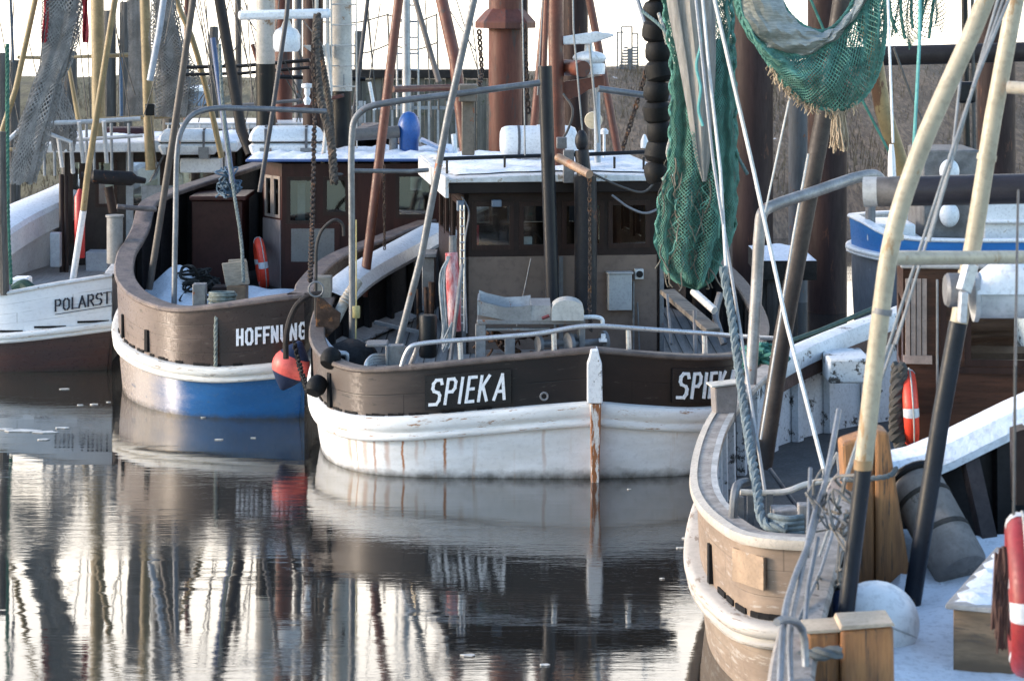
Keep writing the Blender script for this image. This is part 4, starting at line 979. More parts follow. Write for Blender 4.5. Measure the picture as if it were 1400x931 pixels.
mb = MB(); mb.tube([P(619, 322, 33.25), P(619, 350, 33.25)], .055, 10); mb.tube([P(632, 360, 33.05), P(615, 500, 32.6)], .028, 8); mb.build('staff', dull, o)
mb = MB(); random.seed(12)
for k in range(9):
    x = 604+random.uniform(-3, 4); mb.tube(smooth_path([P(614+random.uniform(-3, 3), 350, 33.1), P(x, 380+random.uniform(-8, 8), 33), P(x+3, 440, 32.9), P(610+random.uniform(-6, 8), 470+random.uniform(-6, 14), 32.7), P(618, 440, 32.8)], 5), .012, 5)
tag(mb.build('rope_bundle', mat('rope_pale_blue', (.40, .42, .42), .9, var=.4)), 'tangled pale ropes hanging beside the red rolled flag', 'rope')
# buoy, rubber balls, trawl shoe
c = P(398, 499, 33.68); ax = Vector((.36, 0, .93)).normalized(); bu = thing('marker_buoy', 'red fishing buoy with dark blue cone ends hanging between two hulls', 'buoy', c-Vector((0, 0, .4)))
MB().lathe([(.235, -.13), (.262, -.06), (.27, 0), (.255, .08), (.215, .145)], c, ax, 26).build('body', mat('buoy_red', (.68, .105, .085), .5, var=.2, scale=3), bu)
blue_c = mat('buoy_blue', (.020, .032, .075), .5, var=.2)
MB().lathe([(.235, -.131), (.12, -.27), (.03, -.36)], c, ax, 26).build('lower_cone', blue_c, bu); MB().lathe([(.215, .146), (.17, .21), (.08, .31), (.03, .36)], c, ax, 26).build('upper_cone', blue_c, bu)
for (x, y, s_) in ((452, 489, 'behind the rail'), (433, 527, 'hanging lowest')):
    mb = MB(); q = P(x, y, 30.9); mb.lathe([(.03, -.12), (.09, -.115), (.125, -.05), (.13, 0), (.125, .05), (.09, .115), (.03, .12)], q, (.4, .6, .7), 20)
    tag(mb.build('rubber_bobbin', rubber), 'black rubber bobbin %s at the red buoy' % s_, 'bobbin', 'black rubber bobbins on the rail corner')
hang_chain('chain', [(402, 466, 33.3), (407, 490, 32.9), (413, 512, 32.2), (421, 536, 31.2), (433, 536, 30.95)], 'black chain linking the red buoy to the lowest rubber bobbin', .10, .017, rubber, group=GC)
ts = thing('trawl_shoe', 'rusty trawl shoe with curved runner hung on a chain at the rail corner', 'trawl shoe', P(437, 470, 33))
mb = MB(); ppoly(mb, [(433, 404), (442, 408), (455, 420), (466, 428), (464, 445), (450, 458), (436, 472), (431, 460)], 32.8, .05); mb.build('plate', rusty, ts, smooth=False, bevel=.01)
mb = MB(); q = smooth_path([P(*a, 33) for a in ((440, 401), (424, 403), (408, 414), (397, 434), (391, 462), (391, 490))], 5)
for a, b in zip(q, q[1:]): mb.beam(a-(b-a)*.06, b, .22, .028, up=(0, 1, .001)) if False else mb.tube([a, b], .04, 8)
mb.build('runner', mat('runner_dark', (.035, .028, .026), .6, var=.4), ts)
mb = MB(); mb.tube(smooth_path([P(x, y, 33.3) for x, y in ((432, 470), (432, 380), (434, 330), (442, 312), (458, 300), (468, 306), (470, 322))], 5), .022, 8); mb.build('hook_rod', mat('rod_dark', (.05, .045, .042), .6), ts)
MB().torus(P(432, 395, 32.8), .10, .015, (0, 1, 0), 18, 6).build('shackle', dull, ts)
mb = MB(); mb.lathe([(.05, -.08), (.055, -.07), (.055, .07), (.05, .08)], P(487, 426, 33.05), seg=14); mb.tube([P(487, 300, 33.05), P(487, 418, 33.05)], .01, 6); mb.tube([P(487, 434, 33.05), P(486, 470, 33)], .012, 6)
tag(mb.build('rope_float', mat('float_yellow', (.46, .38, .16), .6, var=.2)), 'small yellow float on a thin line beside the grey gallows pipe', 'float')
mb = MB(); mb.ball(P(478, 487, 32.4), .30, 1.25, 1.1, .75, 20, 12)
for i, v in enumerate(mb.v): v += Vector((math.sin(v.z*17+i*.3), math.sin(v.x*13), math.sin(v.x*11+v.z*9)))*.022
tag(mb.build('dark_sack', mat('sack_black', (.016, .016, .018), .8, var=.4, bump=.6, bscale=6, bdist=.05)), 'black sack lying behind the rail corner by the gallows pipe', 'sack')
# ------------------------------------------------------------------ HOFFNUNG
def hoffnung_details():
    rt = hoff
    letter = MATS['letter_white']
    x0 = hh.sides[0][2]
    # lettering straight on the planking: x 330..~470 in the photo, reading towards the post
    def arc_at(X):
        L, N, D = hh.sides[0]
        for p, d in zip(L, D):
            if p[0] <= X: return d
        return D[-1]
    mb = MB(); a0 = arc_at(P(334, 0, 34.3).x)
    letters(mb, 'HOFFNUNG', .245, .036, hh.surf(0, a0, lambda b, zs, zr: zs+.40+.0*b.x, -1, off=.0), gap=.17, depth=.03, wide=.60)
    mb.build('name_lettering', letter, rt, smooth=False)
    for X, z0, z1 in ((P(206, 0, 35).x, .16, .48), (P(171, 0, 36.2).x, .16, .5), (-6.2, .16, .5)):
        hh.port(0, arc_at(X), z0, z1, .09, dark_slot)
    mb = MB(); x = .9; random.seed(3)
    while x < 4.6:
        w = random.uniform(.1, .26)
        for k in range(3):
            b, nn, zs, zr = hh.at(0, x+w*k/3); t = Vector((-nn.y, nn.x, 0)); fr = lambda p: b+t*p[0]+nn*p[1]+Vector((0, 0, p[2]))
            mb.box((-w/6, -.03, zs+.115), (w/6, -.002, zs+.145+.012*random.random()), fr)
        x += w+random.uniform(.04, .25)
    mb.build('scupper_slits', dark_slot, rt, smooth=False)
    # rail fittings
    mb = MB(); b = PZ(157, 334, 1.98); mb.lathe([(.13, -.3), (.13, .44), (.15, .45), (.15, .48)], (b.x+.0, b.y, b.z), seg=18); mb.build('bollard', mat('bollard_pale', (.30, .28, .26), .5, var=.25), rt)
    mb = MB(); pbox(mb, 263, 388, 281, 426, 34.95, 35.15); mb.build('bollard', dull, rt, bevel=.012)
    mb = MB(); pbox(mb, 226, 300, 231, 424, 35.2, 35.24) if False else None
    # wheelhouse: main front, slanted corner panel, sides
    fr = Frame((-3.91, 41.0, 0), 2.); W, D = 2.72, 2.6; z0, z1 = 1.0, 3.16
    ops = [(.10, .55, 2.15, 2.92), (.72, 1.12, 2.3, 2.92), (1.95, 2.55, 2.25, 2.98)]
    wh = MB().wall(fr, W, z0, z1, ops, .06)
    c0 = fr((-.36, .62, 0)); frC = Frame(c0, -58.5+0); Lc = (fr((0, 0, 0))-c0).length
    d = (fr((0, 0, 0))-c0).normalized(); frC.e = (d, Vector((-d.y, d.x, 0)), Vector((0, 0, 1)))
    opc = [(.10, .34, 2.25, 2.92), (.40, .64, 2.25, 2.92)]
    wh.wall(frC, Lc, z0, z1, opc, .06)
    frR = Frame(fr((W, 0, 0)), 92.); frL = Frame(fr((-.36, D, 0)), 2-90.); frB = Frame(fr((W, D, 0)), 182.)
    opsd = [(.4, .8, 2.3, 2.92), (1.5, 1.8, 2.3, 2.92)]; opb = [(.3, .6, 2.45, 2.92), (2.1, 2.4, 2.45, 2.92)]
    wh.wall(frR, D, z0, z1, opsd, .06); wh.wall(frL, D-.62, z0, z1, opsd[:1], .06); wh.wall(frB, W+.36, z0, z1, opb, .06)
    wh.box((-.2, .7, 1.3), (W-.07, D-.07, 1.34), fr)
    wo = wh.build('wheelhouse', mat('wheelhouse_maroon', (.042, .0125, .0105), .42, var=.35, scale=2, stretch=(4, 4, .6)), rt, smooth=False)
    for o in ops: window(fr, o, brown_w, wo)
    for o in opc: window(frC, o, mat('frame_taupe', (.22, .18, .16), .5, var=.2), wo, bar=.03)
    for o in opsd: window(frR, o, brown_w, wo)
    for o in opb: window(frB, o, brown_w, wo)
    mb = MB(); mb.box((.03, -.02, z0), (Lc-.02, -.004, 2.2), frC); mb.build('corner_panel', mat('panel_grey_mauve', (.20, .17, .165), .5, var=.2, stretch=(3, 3, .4)), wo)
    mb = MB(); mb.box((.16, -.018, 1.50), (.89, -.004, 2.06), fr); mb.build('door_panel', mat('panel_warm_grey', (.17, .155, .145), .45, var=.12), wo)
    mb = MB(); mb.box((.06, -.016, 1.02), (.98, -.002, 2.14), fr); mb.build('door', mat('door_maroon', (.045, .0135, .011), .42, var=.3), wo)
    mb = MB(); mb.box((.2, .5, 1.34), (2.4, 1.2, 2.2), fr); mb.box((.25, .3, 1.34), (.38, .4, 2.8), fr); mb.build('cabin_fittings', mat('fittings_grey', (.12, .13, .14), .6, var=.6, scale=2), wo)
    mb = MB(); mb.box((-.6, -.22, z1+.042), (W+.35, D+.2, z1+.09), fr); ro = mb.build('roof', mat('roof_blue_edge', (.05, .10, .26), .45, var=.15), wo, bevel=.02)
    rows = []
    for j in range(17):
        r = []
        for k in range(31):
            x, y = -.56+(W+.85)*k/30, -.17+(D+.3)*j/16; e = min(k, 30-k, j, 16-j)
            r.append(fr((x, y, z1+.092+(0 if e == 0 else .05+.025*math.sin(k*.7+j*.9)+.02*math.sin(k*1.9-j)))))
        rows.append(r)
    MB().grid(rows).build('roof_snow', snow_m, wo)
    # companion hatch, boxes and hatch top on the snowy deck
    mb = MB(); pbox(mb, 262, 274, 331, 400, 41.2, 42.3); pbox(mb, 259, 268, 336, 274, 41.1, 42.5); mb.build('companion_hatch', mat('hatch_maroon', (.045, .0135, .011), .42, var=.3, scale=2), rt, bevel=.015)
    def snow_top(X, Y): return 1.10+.05*math.sin(X*3.1+Y*1.3)+.03*math.sin(X*7.7-Y*4.1)+.55*math.exp(-((X+5.4)**2/.16+(Y-39.3)**2/.5))+.2*math.exp(-((X+4.9)**2/.2+(Y-38.4)**2/.3))
    global hoff_snow; hoff_snow = snow_top
    mb = MB(); rows = []
    for j in range(34):
        r = []
        for k in range(40):
            Y = 35.3+5.2*j/33; xl = -5.3-.75*min(1, (Y-35.3)/1.8); X = xl+(-3.0-xl)*k/39; e = min(k, 39-k, j, 33-j)
            r.append((X, Y, 1.03 if e == 0 else snow_top(X, Y)))
        rows.append(r)
    o = MB().grid(rows).build('deck_snow', snow_m, rt)
    # pipes, masts, radar
    px([(238, 418, 36.0), (240, 300, 36.2), (243, 200, 36.4), (249, 176, 36.5), (262, 158, 36.6), (285, 149, 36.8), (340, 148, 37.2), (445, 152, 38)], 7.5, galv, 'gallows_pipe', rt, sm=4)
    px([(270, -60, 37.5), (264, 0, 37.5), (236, 190, 37.6), (204, 395, 37.7)], 9.5, mat('pole_brown_grey', (.085, .068, .058), .5, var=.3), 'derrick_pole', rt)
    px([(283, -100, 42.5), (302, 10, 42.5), (330, 178, 42.4), (343, 210, 42.3)], 15, mat('mast_black_brown', (.022, .019, .020), .5, var=.3), 'boom', rt, 16)
    px([(291, 52, 40.2), (304, 150, 40.0), (318, 250, 39.8)], 8, mat('boom_blue', (.045, .085, .19), .45, var=.25), 'boom', rt)
    px([(399, -70, 39.5), (392, 20, 39.5), (370, 170, 39.6), (355, 262, 39.7)], 6.5, mat('pole_slate', (.06, .06, .07), .5, var=.25), 'derrick_pole', rt)
    m = px([(362, -280, 43.4), (363, 87, 43.4)], 26, mat('mast_cream_grey', (.50, .47, .42), .5, var=.2, spots=.18, spotc=(.25, .15, .08), sscale=3), 'mast', rt, 20)
    px([(363, 87.5, 43.4), (364, 200, 43.4)], 27, black_p, 'mast_foot', rt, 20)
    px([(466, -280, 43.2), (467, 124, 43.2)], 29, MATS['mast_cream_grey'], 'mast', rt, 20)
    px([(467, 124.5, 43.2), (467, 215, 43.2)], 27, black_p, 'mast_foot', rt, 20)
    mb = MB()
    for q in (431, 446): mb.tube([P(q, -200, 42.9), P(q+3, 140, 42.9)], .035, 8)
    y = -190
    while y < 120: mb.tube([P(452, y, 42.85), P(486, y, 42.85)], .014, 5); y += 28
    mb.tube([P(486, -200, 42.85), P(488, 235, 42.85)], .016, 6); mb.tube([P(452, -200, 42.85), P(453, 140, 42.85)], .02, 6)
    mb.build('mast_rungs', MATS['mast_cream_grey'], rt)
    mb = MB(); pts = [(414, 62), (450, 62), (450, 78), (443, 78), (430, 74), (420, 67)]; ppoly(mb, pts, 42.7, .35); mb.build('mast_shelf', MATS['mast_cream_grey'], rt, smooth=False)
    mb = MB(); mb.lathe([(.20, -.26), (.24, -.2), (.24, .02), (.19, .12), (.10, .17), (.05, .3)], P(392, 50, 42.3), seg=22); rdo = mb.build('radar_dome', white_gel, rt)
    a, b = P(326, 21, 42.2), P(452, 18, 42.2); mb = MB(); mb.beam(a, b, .22, .17); mb.build('radar_bar', white_gel, rdo, bevel=.05)
    MB().lathe([(.10, 0), (.11, .09), (.05, .1), (.04, .24), (.06, .25), (.06, .34), (.03, .40)], P(420, 143, 41), seg=16).build('horn_lamp', white_gel, rt) if False else None
    mb = MB(); mb.lathe([(.045, 0), (.07, .08), (.03, .14), (.055, .2), (.05, .28), (.10, .30), (.10, .36), (.02, .37)], P(420, 143, 41.5), seg=16); mb.build('horn', white_gel, rt)
    for (y, w) in ((90, 5), (100, 4.5)): px([(246, y+2, 44.4), (330, y, 44.2), (424, y-8, 44)], w, black_p, 'yard', rt)
    px([(380, 152, 42.2), (470, 130, 42.6)], 5, redox, 'spar', rt)
    px([(480, 184, 42), (545, 180, 42.2)], 17, mat('pipe_grey_brown', (.13, .115, .105), .55, var=.25), 'exhaust_pipe', rt, 16)
    vt = MB(); c = P(559, 212, 42.3); r = PW(31, 42.3)/2
    vt.lathe([(r*.85, 0), (r*.85, .30), (r*.95, .36), (r*1.0, .45), (r*.97, .55), (r*.8, .66), (r*.5, .74), (.02, .77)], c, seg=24); vt.build('cowl_vent', mat('vent_blue', (.022, .10, .33), .4, var=.2), rt)
    px([(538, 188, 42.2), (538, 218, 42.2)], 12, dull, 'vent_pipe', rt)
    mb = MB(); mb.beam(P(575, 190, 42), P(612, 207, 42), .5, .05); mb.build('roof_flap', mat('flap_blue_white', (.30, .38, .55), .5, var=.4), rt, bevel=.01)
    px([(620, 183, 42), (623, 213, 42)], 7, white_gel, 'antenna', rt)
    px([(470, 120, 43), (470, -200, 43.5)], 2, wire_g, 'stay', rt, 5)
    for (a, b) in (((268, -20), (290, 120)), ((280, -20), (292, 150)), ((310, -20), (340, 90)), ((355, 10), (420, 150)), ((600, -10), (650, 70)), ((460, -20), (470, 150)), ((500, -30), (512, 118)), ((240, -20), (225, 60))):
        px([(*a, 43.6), (*b, 43.4)], 1.6, wire_m, 'stay', rt, 5)
    for (a, b) in (((276, -20), (287, 60)), ((268, -30), (300, 150)), ((318, -30), (352, 160)), ((336, -30), (345, 140)), ((384, -20), (365, 150)), ((408, 20), (440, 60)), ((425, -30), (440, 150)), ((478, 125), (482, 232)), ((520, 5), (505, 110)), ((580, -20), (590, 160)), ((615, -30), (660, 118)), ((640, -20), (655, 110))):
        px([(*a, 44.5), (*b, 44.0)], 1.8, wire_m, 'stay', rt, 5)
    px([(440, 232, 41.5), (452, 120, 42), (447, 60, 42.3)], 6, MATS['mast_cream_grey'], 'ladder_post', rt, 8)
    px([(452, 238, 41), (530, 236, 41.3)], 5, dull, 'rail_pipe', rt, 8); px([(540, 222, 41.2), (541, 250, 41.2)], 14, dull, 'vent_foot', rt)
    px([(505, 112, 43), (512, 150, 43)], 5, white_gel, 'turnbuckle', rt)
hoffnung_details()
life_raft(P(392, 219, 42.2), 1.30, .25, 'white life raft drum on the blue edged roof of the cutter HOFFNUNG', 2, flat=1.05)
lifebuoy(P(363, 359, 41.2)+Vector((-.07, -.04, 0)), .37, .08, (.975, .20, .12), 'red lifebuoy on the slanted corner panel of the cutter HOFFNUNG')
# net heap, crate and rope on deck
mb = MB(); random.seed(21)
for i in range(22):
    cx_, cy_ = random.gauss(-5.15, .25), random.gauss(38.8, .35); c = Vector((cx_, cy_, hoff_snow(cx_, cy_)-.03)); q = []
    for k in range(7): q.append(c+Vector((random.uniform(-.28, .28), random.uniform(-.35, .35), random.uniform(0, .10)+.13*math.sin(k))))
    mb.tube(smooth_path(q, 4), random.uniform(.014, .032), 5)
tag(mb.build('net_heap', mat('net_dark', (.035, .035, .033), .9, var=.5)), 'heap of dark net half covered in snow on the deck of HOFFNUNG', 'fishing net', kind='stuff')
ct = thing('fish_crate', 'two pale wooden crate boards stacked before the maroon wheelhouse door', 'crate', P(322, 415, 38))
mb = MB(); ppoly(mb, [(303, 360), (337, 356), (341, 388), (309, 392)], 38.0, .08); mb.build('board', mat('crate_wood', (.36, .30, .23), .7, var=.35, stretch=(2, 2, 8)), ct, smooth=False, bevel=.008); mb = MB(); ppoly(mb, [(312, 355), (336, 354), (340, 383), (316, 385)], 38.3, .08); mb.build('board', mat('crate_wood', (.36, .30, .23)), ct, smooth=False, bevel=.008)
mb = MB(); pbox(mb, 310, 391, 335, 415, 37.9, 38.4); mb.build('crate_box', mat('crate_orange', (.26, .16, .09), .7, var=.4), ct, bevel=.01)
mb = MB(); pbox(mb, 290, 392, 312, 418, 38.3, 38.7); tag(mb.build('small_box', brown_w, bevel=.01), 'small dark wooden box left of the pale crate boards', 'box')
mb = MB(); c = P(304, 414, 35.0)
for k in range(6): mb.torus(c+Vector((.01*math.sin(k*2), 0, .03*k)), .19-.012*(k % 2), .022, (0, .05, 1), 24, 6)
twist(mb, [c+Vector((-.15, -.1, .02)), P(296, 428, 34.35), P(295, 450, 34.28), P(295, 500, 34.28)], .030)
tag(mb.build('mooring_rope', rope_grey), 'coiled greenish rope with its end hanging down the brown bulwark', 'rope')
hang_chain('chain', [(428, 60, 39.5), (430, 160, 39), (427, 300, 36), (424, 385, 33.2)], 'long rusty chain running down to the trawl shoe shackle', .11, .018, group=GC)
mb = MB(); twist(mb, [P(434, 20, 41.5), P(432, 60, 41.2), P(437, 130, 40.8), P(452, 190, 40.4), P(457, 250, 40)], .075, pitch=.26)
twist(mb, [P(436, 60, 41.3), P(450, 140, 41), P(456, 220, 40.6)], .055, pitch=.2)
tag(mb.build('grown_rope', mat('rope_rusty', (.10, .082, .066), .95, var=.6, scale=12, spots=.2, spotc=(.2, .12, .07), bump=.8, bdist=.02)), 'thick shaggy brown rope hanging beside the cream ladder mast', 'rope')
mb = MB(); random.seed(5)
for i in range(20):
    c = P(312+random.uniform(-12, 14), 242+random.uniform(-8, 22), 40); mb.tube(smooth_path([c+Vector((random.uniform(-.15, .15), random.uniform(-.2, .2), random.uniform(-.12, .12))) for k in range(5)], 3), .016, 5)
tag(mb.build('rope_tangle', mat('rope_blue_green', (.10, .16, .22), .9, var=.4)), 'tangle of blue green rope below the blue pole on HOFFNUNG', 'rope')
mb = MB(); twist(mb, [P(300, 60, 39.9), P(305, 150, 39.7), P(318, 250, 39), P(330, 330, 38.2), P(333, 385, 37.6)], .03)
tag(mb.build('halyard', rope_grey), 'grey halyard running down beside the blue pole to the crate boards', 'rope')

# ------------------------------------------------------------------ POLARSTERN
def polarstern_details():
    rt = pol
    name_m = mat('letter_navy', (.03, .035, .05), .5, var=.1)
    def arc_at(X):
        L, N, D = hp.sides[0]
        for p, d in zip(L, D):
            if p[0] <= X: return d
        return D[-1]
    a0 = arc_at(P(76, 0, 38.55).x); mb = MB()
    letters(mb, 'POLARSTERN', .20, .028, hp.surf(0, a0, lambda b, zs, zr: zs+.345+.03*(b.x+7), -1), gap=.17, depth=.012, serif=.08, wide=.78)
    n0 = len(mb.v); mb.build('name_lettering', name_m, rt, smooth=False)
    mb = MB()
    for i in range(12): 
        sf = hp.surf(0, a0-.0-i*.10, lambda b, zs, zr: zs+.30+.03*(b.x+7), -1); q = [sf(0, 0, .0), sf(.102, 0, .0), sf(.102, .012, .0), sf(0, .012, .0)]; k = mb.add(q); mb.face((k, k+1, k+2, k+3))
    mb.build('underline', name_m, rt, smooth=False)
    mb = MB(); x = .3
    while x < 4:
        b, nn, zs, zr = hp.at(0, x); t = Vector((-nn.y, nn.x, 0)); fr = lambda p: b+t*p[0]+nn*p[1]+Vector((0, 0, p[2])); mb.box((-.25, -.03, zs+.088), (.25, -.001, zs+.12), fr); x += .68
    mb.build('scupper_slits', dark_slot, rt, smooth=False)
    # snow on the far rail and the inner white cladding
    mb = MB(); rows = []
    Ltot = hp.sides[0][2][-1]
    for i in range(20):
        x = Ltot*(.52+.44*i/19); b, nn, zs, zr = hp.at(0, x)
        rows.append([b+nn*o+Vector((0, 0, zr+z)) for o, z in ((-.75, -.06), (-.7, .03), (-.45, .10), (-.1, .12), (.06, .08), (.07, .04))])
    mb.grid(rows, flip=True).build('rail_snow', snow_m, rt)
    mb = MB(); rows = []
    for i in range(20):
        x = Ltot*(.52+.44*i/19); b, nn, zs, zr = hp.at(0, x)
        rows.append([b+nn*o+Vector((0, 0, z)) for o, z in ((-.76, zr-.055), (-.78, zr-.42), (-.62, zr-.5), (-.5, .7))])
    mb.grid(rows, flip=True).build('bulwark_cladding', white_p, rt)
    # wheelhouse with snowy roof on posts
    fr = Frame((-8.75, 47.2, 0), 3.); W, D = 3.1, 2.6; z0, z1 = .7, 2.98
    ops = [(.12, .34, 1.2, 2.8), (.62, 1.0, 1.9, 2.8), (1.25, 1.9, 1.9, 2.8), (2.15, 2.9, 1.9, 2.8)]
    wb = MB().wall(fr, W, z0, z1, ops, .06); frL = Frame(fr((0, D, 0)), -87); frR = Frame(fr((W, 0, 0)), 93.); frB = Frame(fr((W, D, 0)), 183.)
    for f, L in ((frL, D), (frR, D), (frB, W)): wb.wall(f, L, z0, z1, [(.4, 1.0, 1.9, 2.8), (1.3, 2.2, 1.9, 2.8)], .06)
    wo = wb.build('wheelhouse', mat('cabin_dark_brown', (.035, .027, .024), .5, var=.3), rt, smooth=False)
    for o in ops: window(fr, o, brown_w, wo)
    mb = MB(); mb.box((-.32, -.5, z1+.002), (W+.3, D+.2, z1+.20), fr); mb.build('roof', white_p, wo, bevel=.03)
    rows = []
    for j in range(13):
        r = []
        for k in range(27):
            x, y = -.28+(W+.54)*k/26, -.46+(D+.62)*j/12; e = min(k, 26-k, j, 12-j); r.append(fr((x, y, z1+.202+(0 if e == 0 else .05+.02*math.sin(k*.9+j)))))
        rows.append(r)
    MB().grid(rows).build('roof_snow', snow_m, wo)
    mb = MB(); mb.box((1.2, -.06, .7), (1.34, -.004, 2.96), fr); mb.box((1.5, -.05, .9), (2.2, -.004, 2.3), fr); mb.build('cabin_panels', mat('panel_blue_grey', (.24, .26, .28), .5, var=.25), wo)
    mb = MB(); pbox(mb, 117, 344, 147, 372, 46.2, 46.7); mb.build('deck_box', mat('deck_box_grey', (.36, .38, .41), .5, var=.2), rt, bevel=.015); mb = MB(); pbox(mb, 68, 318, 82, 365, 45.6, 45.8); mb.build('deck_box', mat('deck_box_grey', (.36, .38, .41)), rt, bevel=.015)
    for (x, y0, y1) in ((84, 238, 398), (90, 240, 396)): px([(x, y0, 46.3), (x+1, y1, 46)], 7, brown_d, 'post', rt)
    px([(112, 241, 45), (122, 240, 45), (126, 240, 45)], 12, black_p, 'muffler_pipe', rt, 14)
    mb = MB(); q = [P(124, 241, 45), P(128, 241, 45), P(180, 244, 45.1), P(186, 245, 45.1), P(198, 247, 45.2)]
    mb.tube(q, [.07, .13, .135, .07, .055], 18); mb.build('muffler', mat('muffler_black', (.02, .018, .019), .6, var=.3, spots=.1), rt)
    px([(148, 255, 45.1), (155, 290, 45.1)], 13, brown_d, 'muffler_bracket', rt)
    # ochre masts, booms and frames
    px([(131, -260, 47.6), (133, 0, 47.6), (135, 165, 47.6), (136, 225, 47.6)], 18, ochre, 'mast', rt, 18)
    px([(196, -260, 46.8), (198, 0, 46.8), (203, 160, 46.8), (206, 232, 46.8)], 14, ochre, 'mast', rt, 18)
    px([(172, -80, 43.0), (157, 0, 43.0), (120, 235, 43.2), (114, 287, 43.3)], 9, ochre, 'boom', rt)
    px([(114, 287.5, 43.3), (98, 392, 43.5)], 9, white_p, 'boom_foot', rt)
    px([(58, -70, 42.5), (48, 0, 42.5), (22, 120, 42.7), (-4, 200, 42.8)], 8, ochre, 'boom', rt)
    px([(234, -60, 46), (243, 5, 46), (262, 50, 46), (284, 130, 46.2), (303, 215, 46.4)], 8, ochre, 'boom', rt, sm=3)
    mb = MB(); r_ = PW(7, 48)/2; mb.tube([P(108, 168, 48), P(92, 78, 48), P(176, 75, 48), P(181, 78, 48), P(174, 158, 48)], r_, 10); mb.tube([P(24, 78, 48), P(62, 79, 48)], r_*.7, 8); mb.build('trapezoid_frame', ochre, rt)
    px([(136, 163, 47), (254, 158, 47.2)], 6, ochre, 'yard', rt)
    px([(12, 204, 47.5), (112, 202, 47.5)], 5, ochre, 'rail', rt)
    mb = MB(); mb.tube([P(-6, 208, 44.5), P(35, 169, 44.6), P(100, 167, 45), P(192, 162, 45.2)], .045, 10)
    for a, b in (((66, 168), (68, 183)), ((108, 166), (114, 222)), ((142, 165), (146, 222))): mb.tube([P(*a, 44.9), P(*b, 45.2)], .04, 8)
    mb.tube([P(68, 183, 45), P(97, 194, 45), P(100, 236, 45.3)], .04, 8); mb.tube([P(80, 189, 45), P(85, 228, 45.2)], .04, 8); mb.tube([P(105, 191, 46), P(195, 185, 46)], .035, 8)
    mb.build('pipe_railing', mat('rail_white_grey', (.50, .51, .52), .45, var=.2), rt)
    mb = MB(); pbox(mb, 198, 142, 211, 158, 46.3, 46.5); mb.build('deck_lamp', black_p, rt, bevel=.02)
    mb = MB(); pbox(mb, 136, 175, 196, 212, 48.8, 49.6); mb.build('roof_chest', mat('tarpaulin_maroon', (.042, .018, .022), .7, var=.2), rt, bevel=.08)
    mb = MB(); pbox(mb, 246, 216, 302, 236, 47.0, 48.4); mb.build('roof_box', white_p, rt, bevel=.02)
    for (a, b) in (((240, -20), (262, 40)), ((60, -20), (110, 60)), ((152, 20), (185, 130)), ((20, -20), (8, 240)), ((205, 150), (215, 230))):
        px([(*a, 46.6), (*b, 46.6)], 1.6, wire_m, 'stay', rt, 5)
    for (a, b, w) in (((100, -20), (120, 160), 1.6), ((118, 10), (124, 165), 1.6), ((150, -20), (178, 165), 1.8), ((168, -20), (160, 165), 1.6), ((236, 30), (196, 160), 1.6), ((212, 20), (240, 150), 1.6), ((40, 60), (66, 168), 1.6), ((0, 30), (30, 190), 1.6), ((262, -30), (240, 215), 2)):
        px([(*a, 46.4), (*b, 46.2)], w, wire_m, 'stay', rt, 5)
    for x in (60, 74, 118, 128, 152, 176): px([(x, 168, 46.6), (x+1, 240, 46.6)], 4, MATS['panel_blue_grey'], 'stanchion', rt, 8)
    px([(205, 248, 46.9), (225, 210, 46.9), (240, 195, 46.9)], 3, dull, 'bracket', rt, 6); px([(160, 282, 38.9), (185, 284, 39), (213, 286, 39.2)], 7, MATS['rail_weathered'], 'rail_arm', hoff, 8)
    px([(12, -60, 42), (18, 85, 42)], 4, mat('spar_navy', (.04, .06, .09), .5), 'spar', rt)
    px([(232, -60, 45), (218, 40, 45), (205, 110, 45)], 9, mat('spar_pale_blue', (.40, .45, .52), .5, var=.2), 'spar', rt)
    px([(165, 78, 48), (166, 160, 48)], 5, mat('spar_blue', (.08, .16, .28), .5), 'spar', rt)
    mb = MB(); mb.lathe([(.09, 0), (.10, .02), (.10, 1.15), (.07, 1.2), (.03, 1.3)], P(109, 352, 45.6), seg=16); mb.build('fire_extinguisher', mat('extinguisher_red', (.50, .03, .025), .4, var=.1), rt)
    mb = MB(); pbox(mb, 15, 380, 38, 392, 40.5, 40.9); mb.build('rail_chock', white_p, rt, bevel=.03)
polarstern_details()
life_raft(P(258, 216, 46.9), 1.15, .245, 'white life raft drum on the snowy roof beside the ochre masts', 2, flat=1.0001)
mb = MB(); twist(mb, [P(10, 60, 39.2), P(11, 300, 39.0), P(15, 388, 38.7)], .035)
tag(mb.build('net_line', mat('rope_green', (.05, .17, .12), .9, var=.4)), 'green line hanging straight down at the left picture edge', 'rope')
mb = MB(); mb.tube([P(2, 180, 38.4), P(3, 300, 38.4), P(6, 402, 38.5)], [.07, .075, .08], 10); tag(mb.build('fender_post', wood_pile), 'weathered fender post standing before the white bulwark of POLARSTERN', 'post')
mb = MB(); mb.tube(smooth_path([P(20, 398, 39.4), P(32, 391, 39.4), P(42, 398, 39.3)], 5), .12, 10); tag(mb.build('green_tarpaulin', mat('tarp_green', (.03, .07, .055), .7, var=.4)), 'small green bundle on the white rail of POLARSTERN', 'tarpaulin')

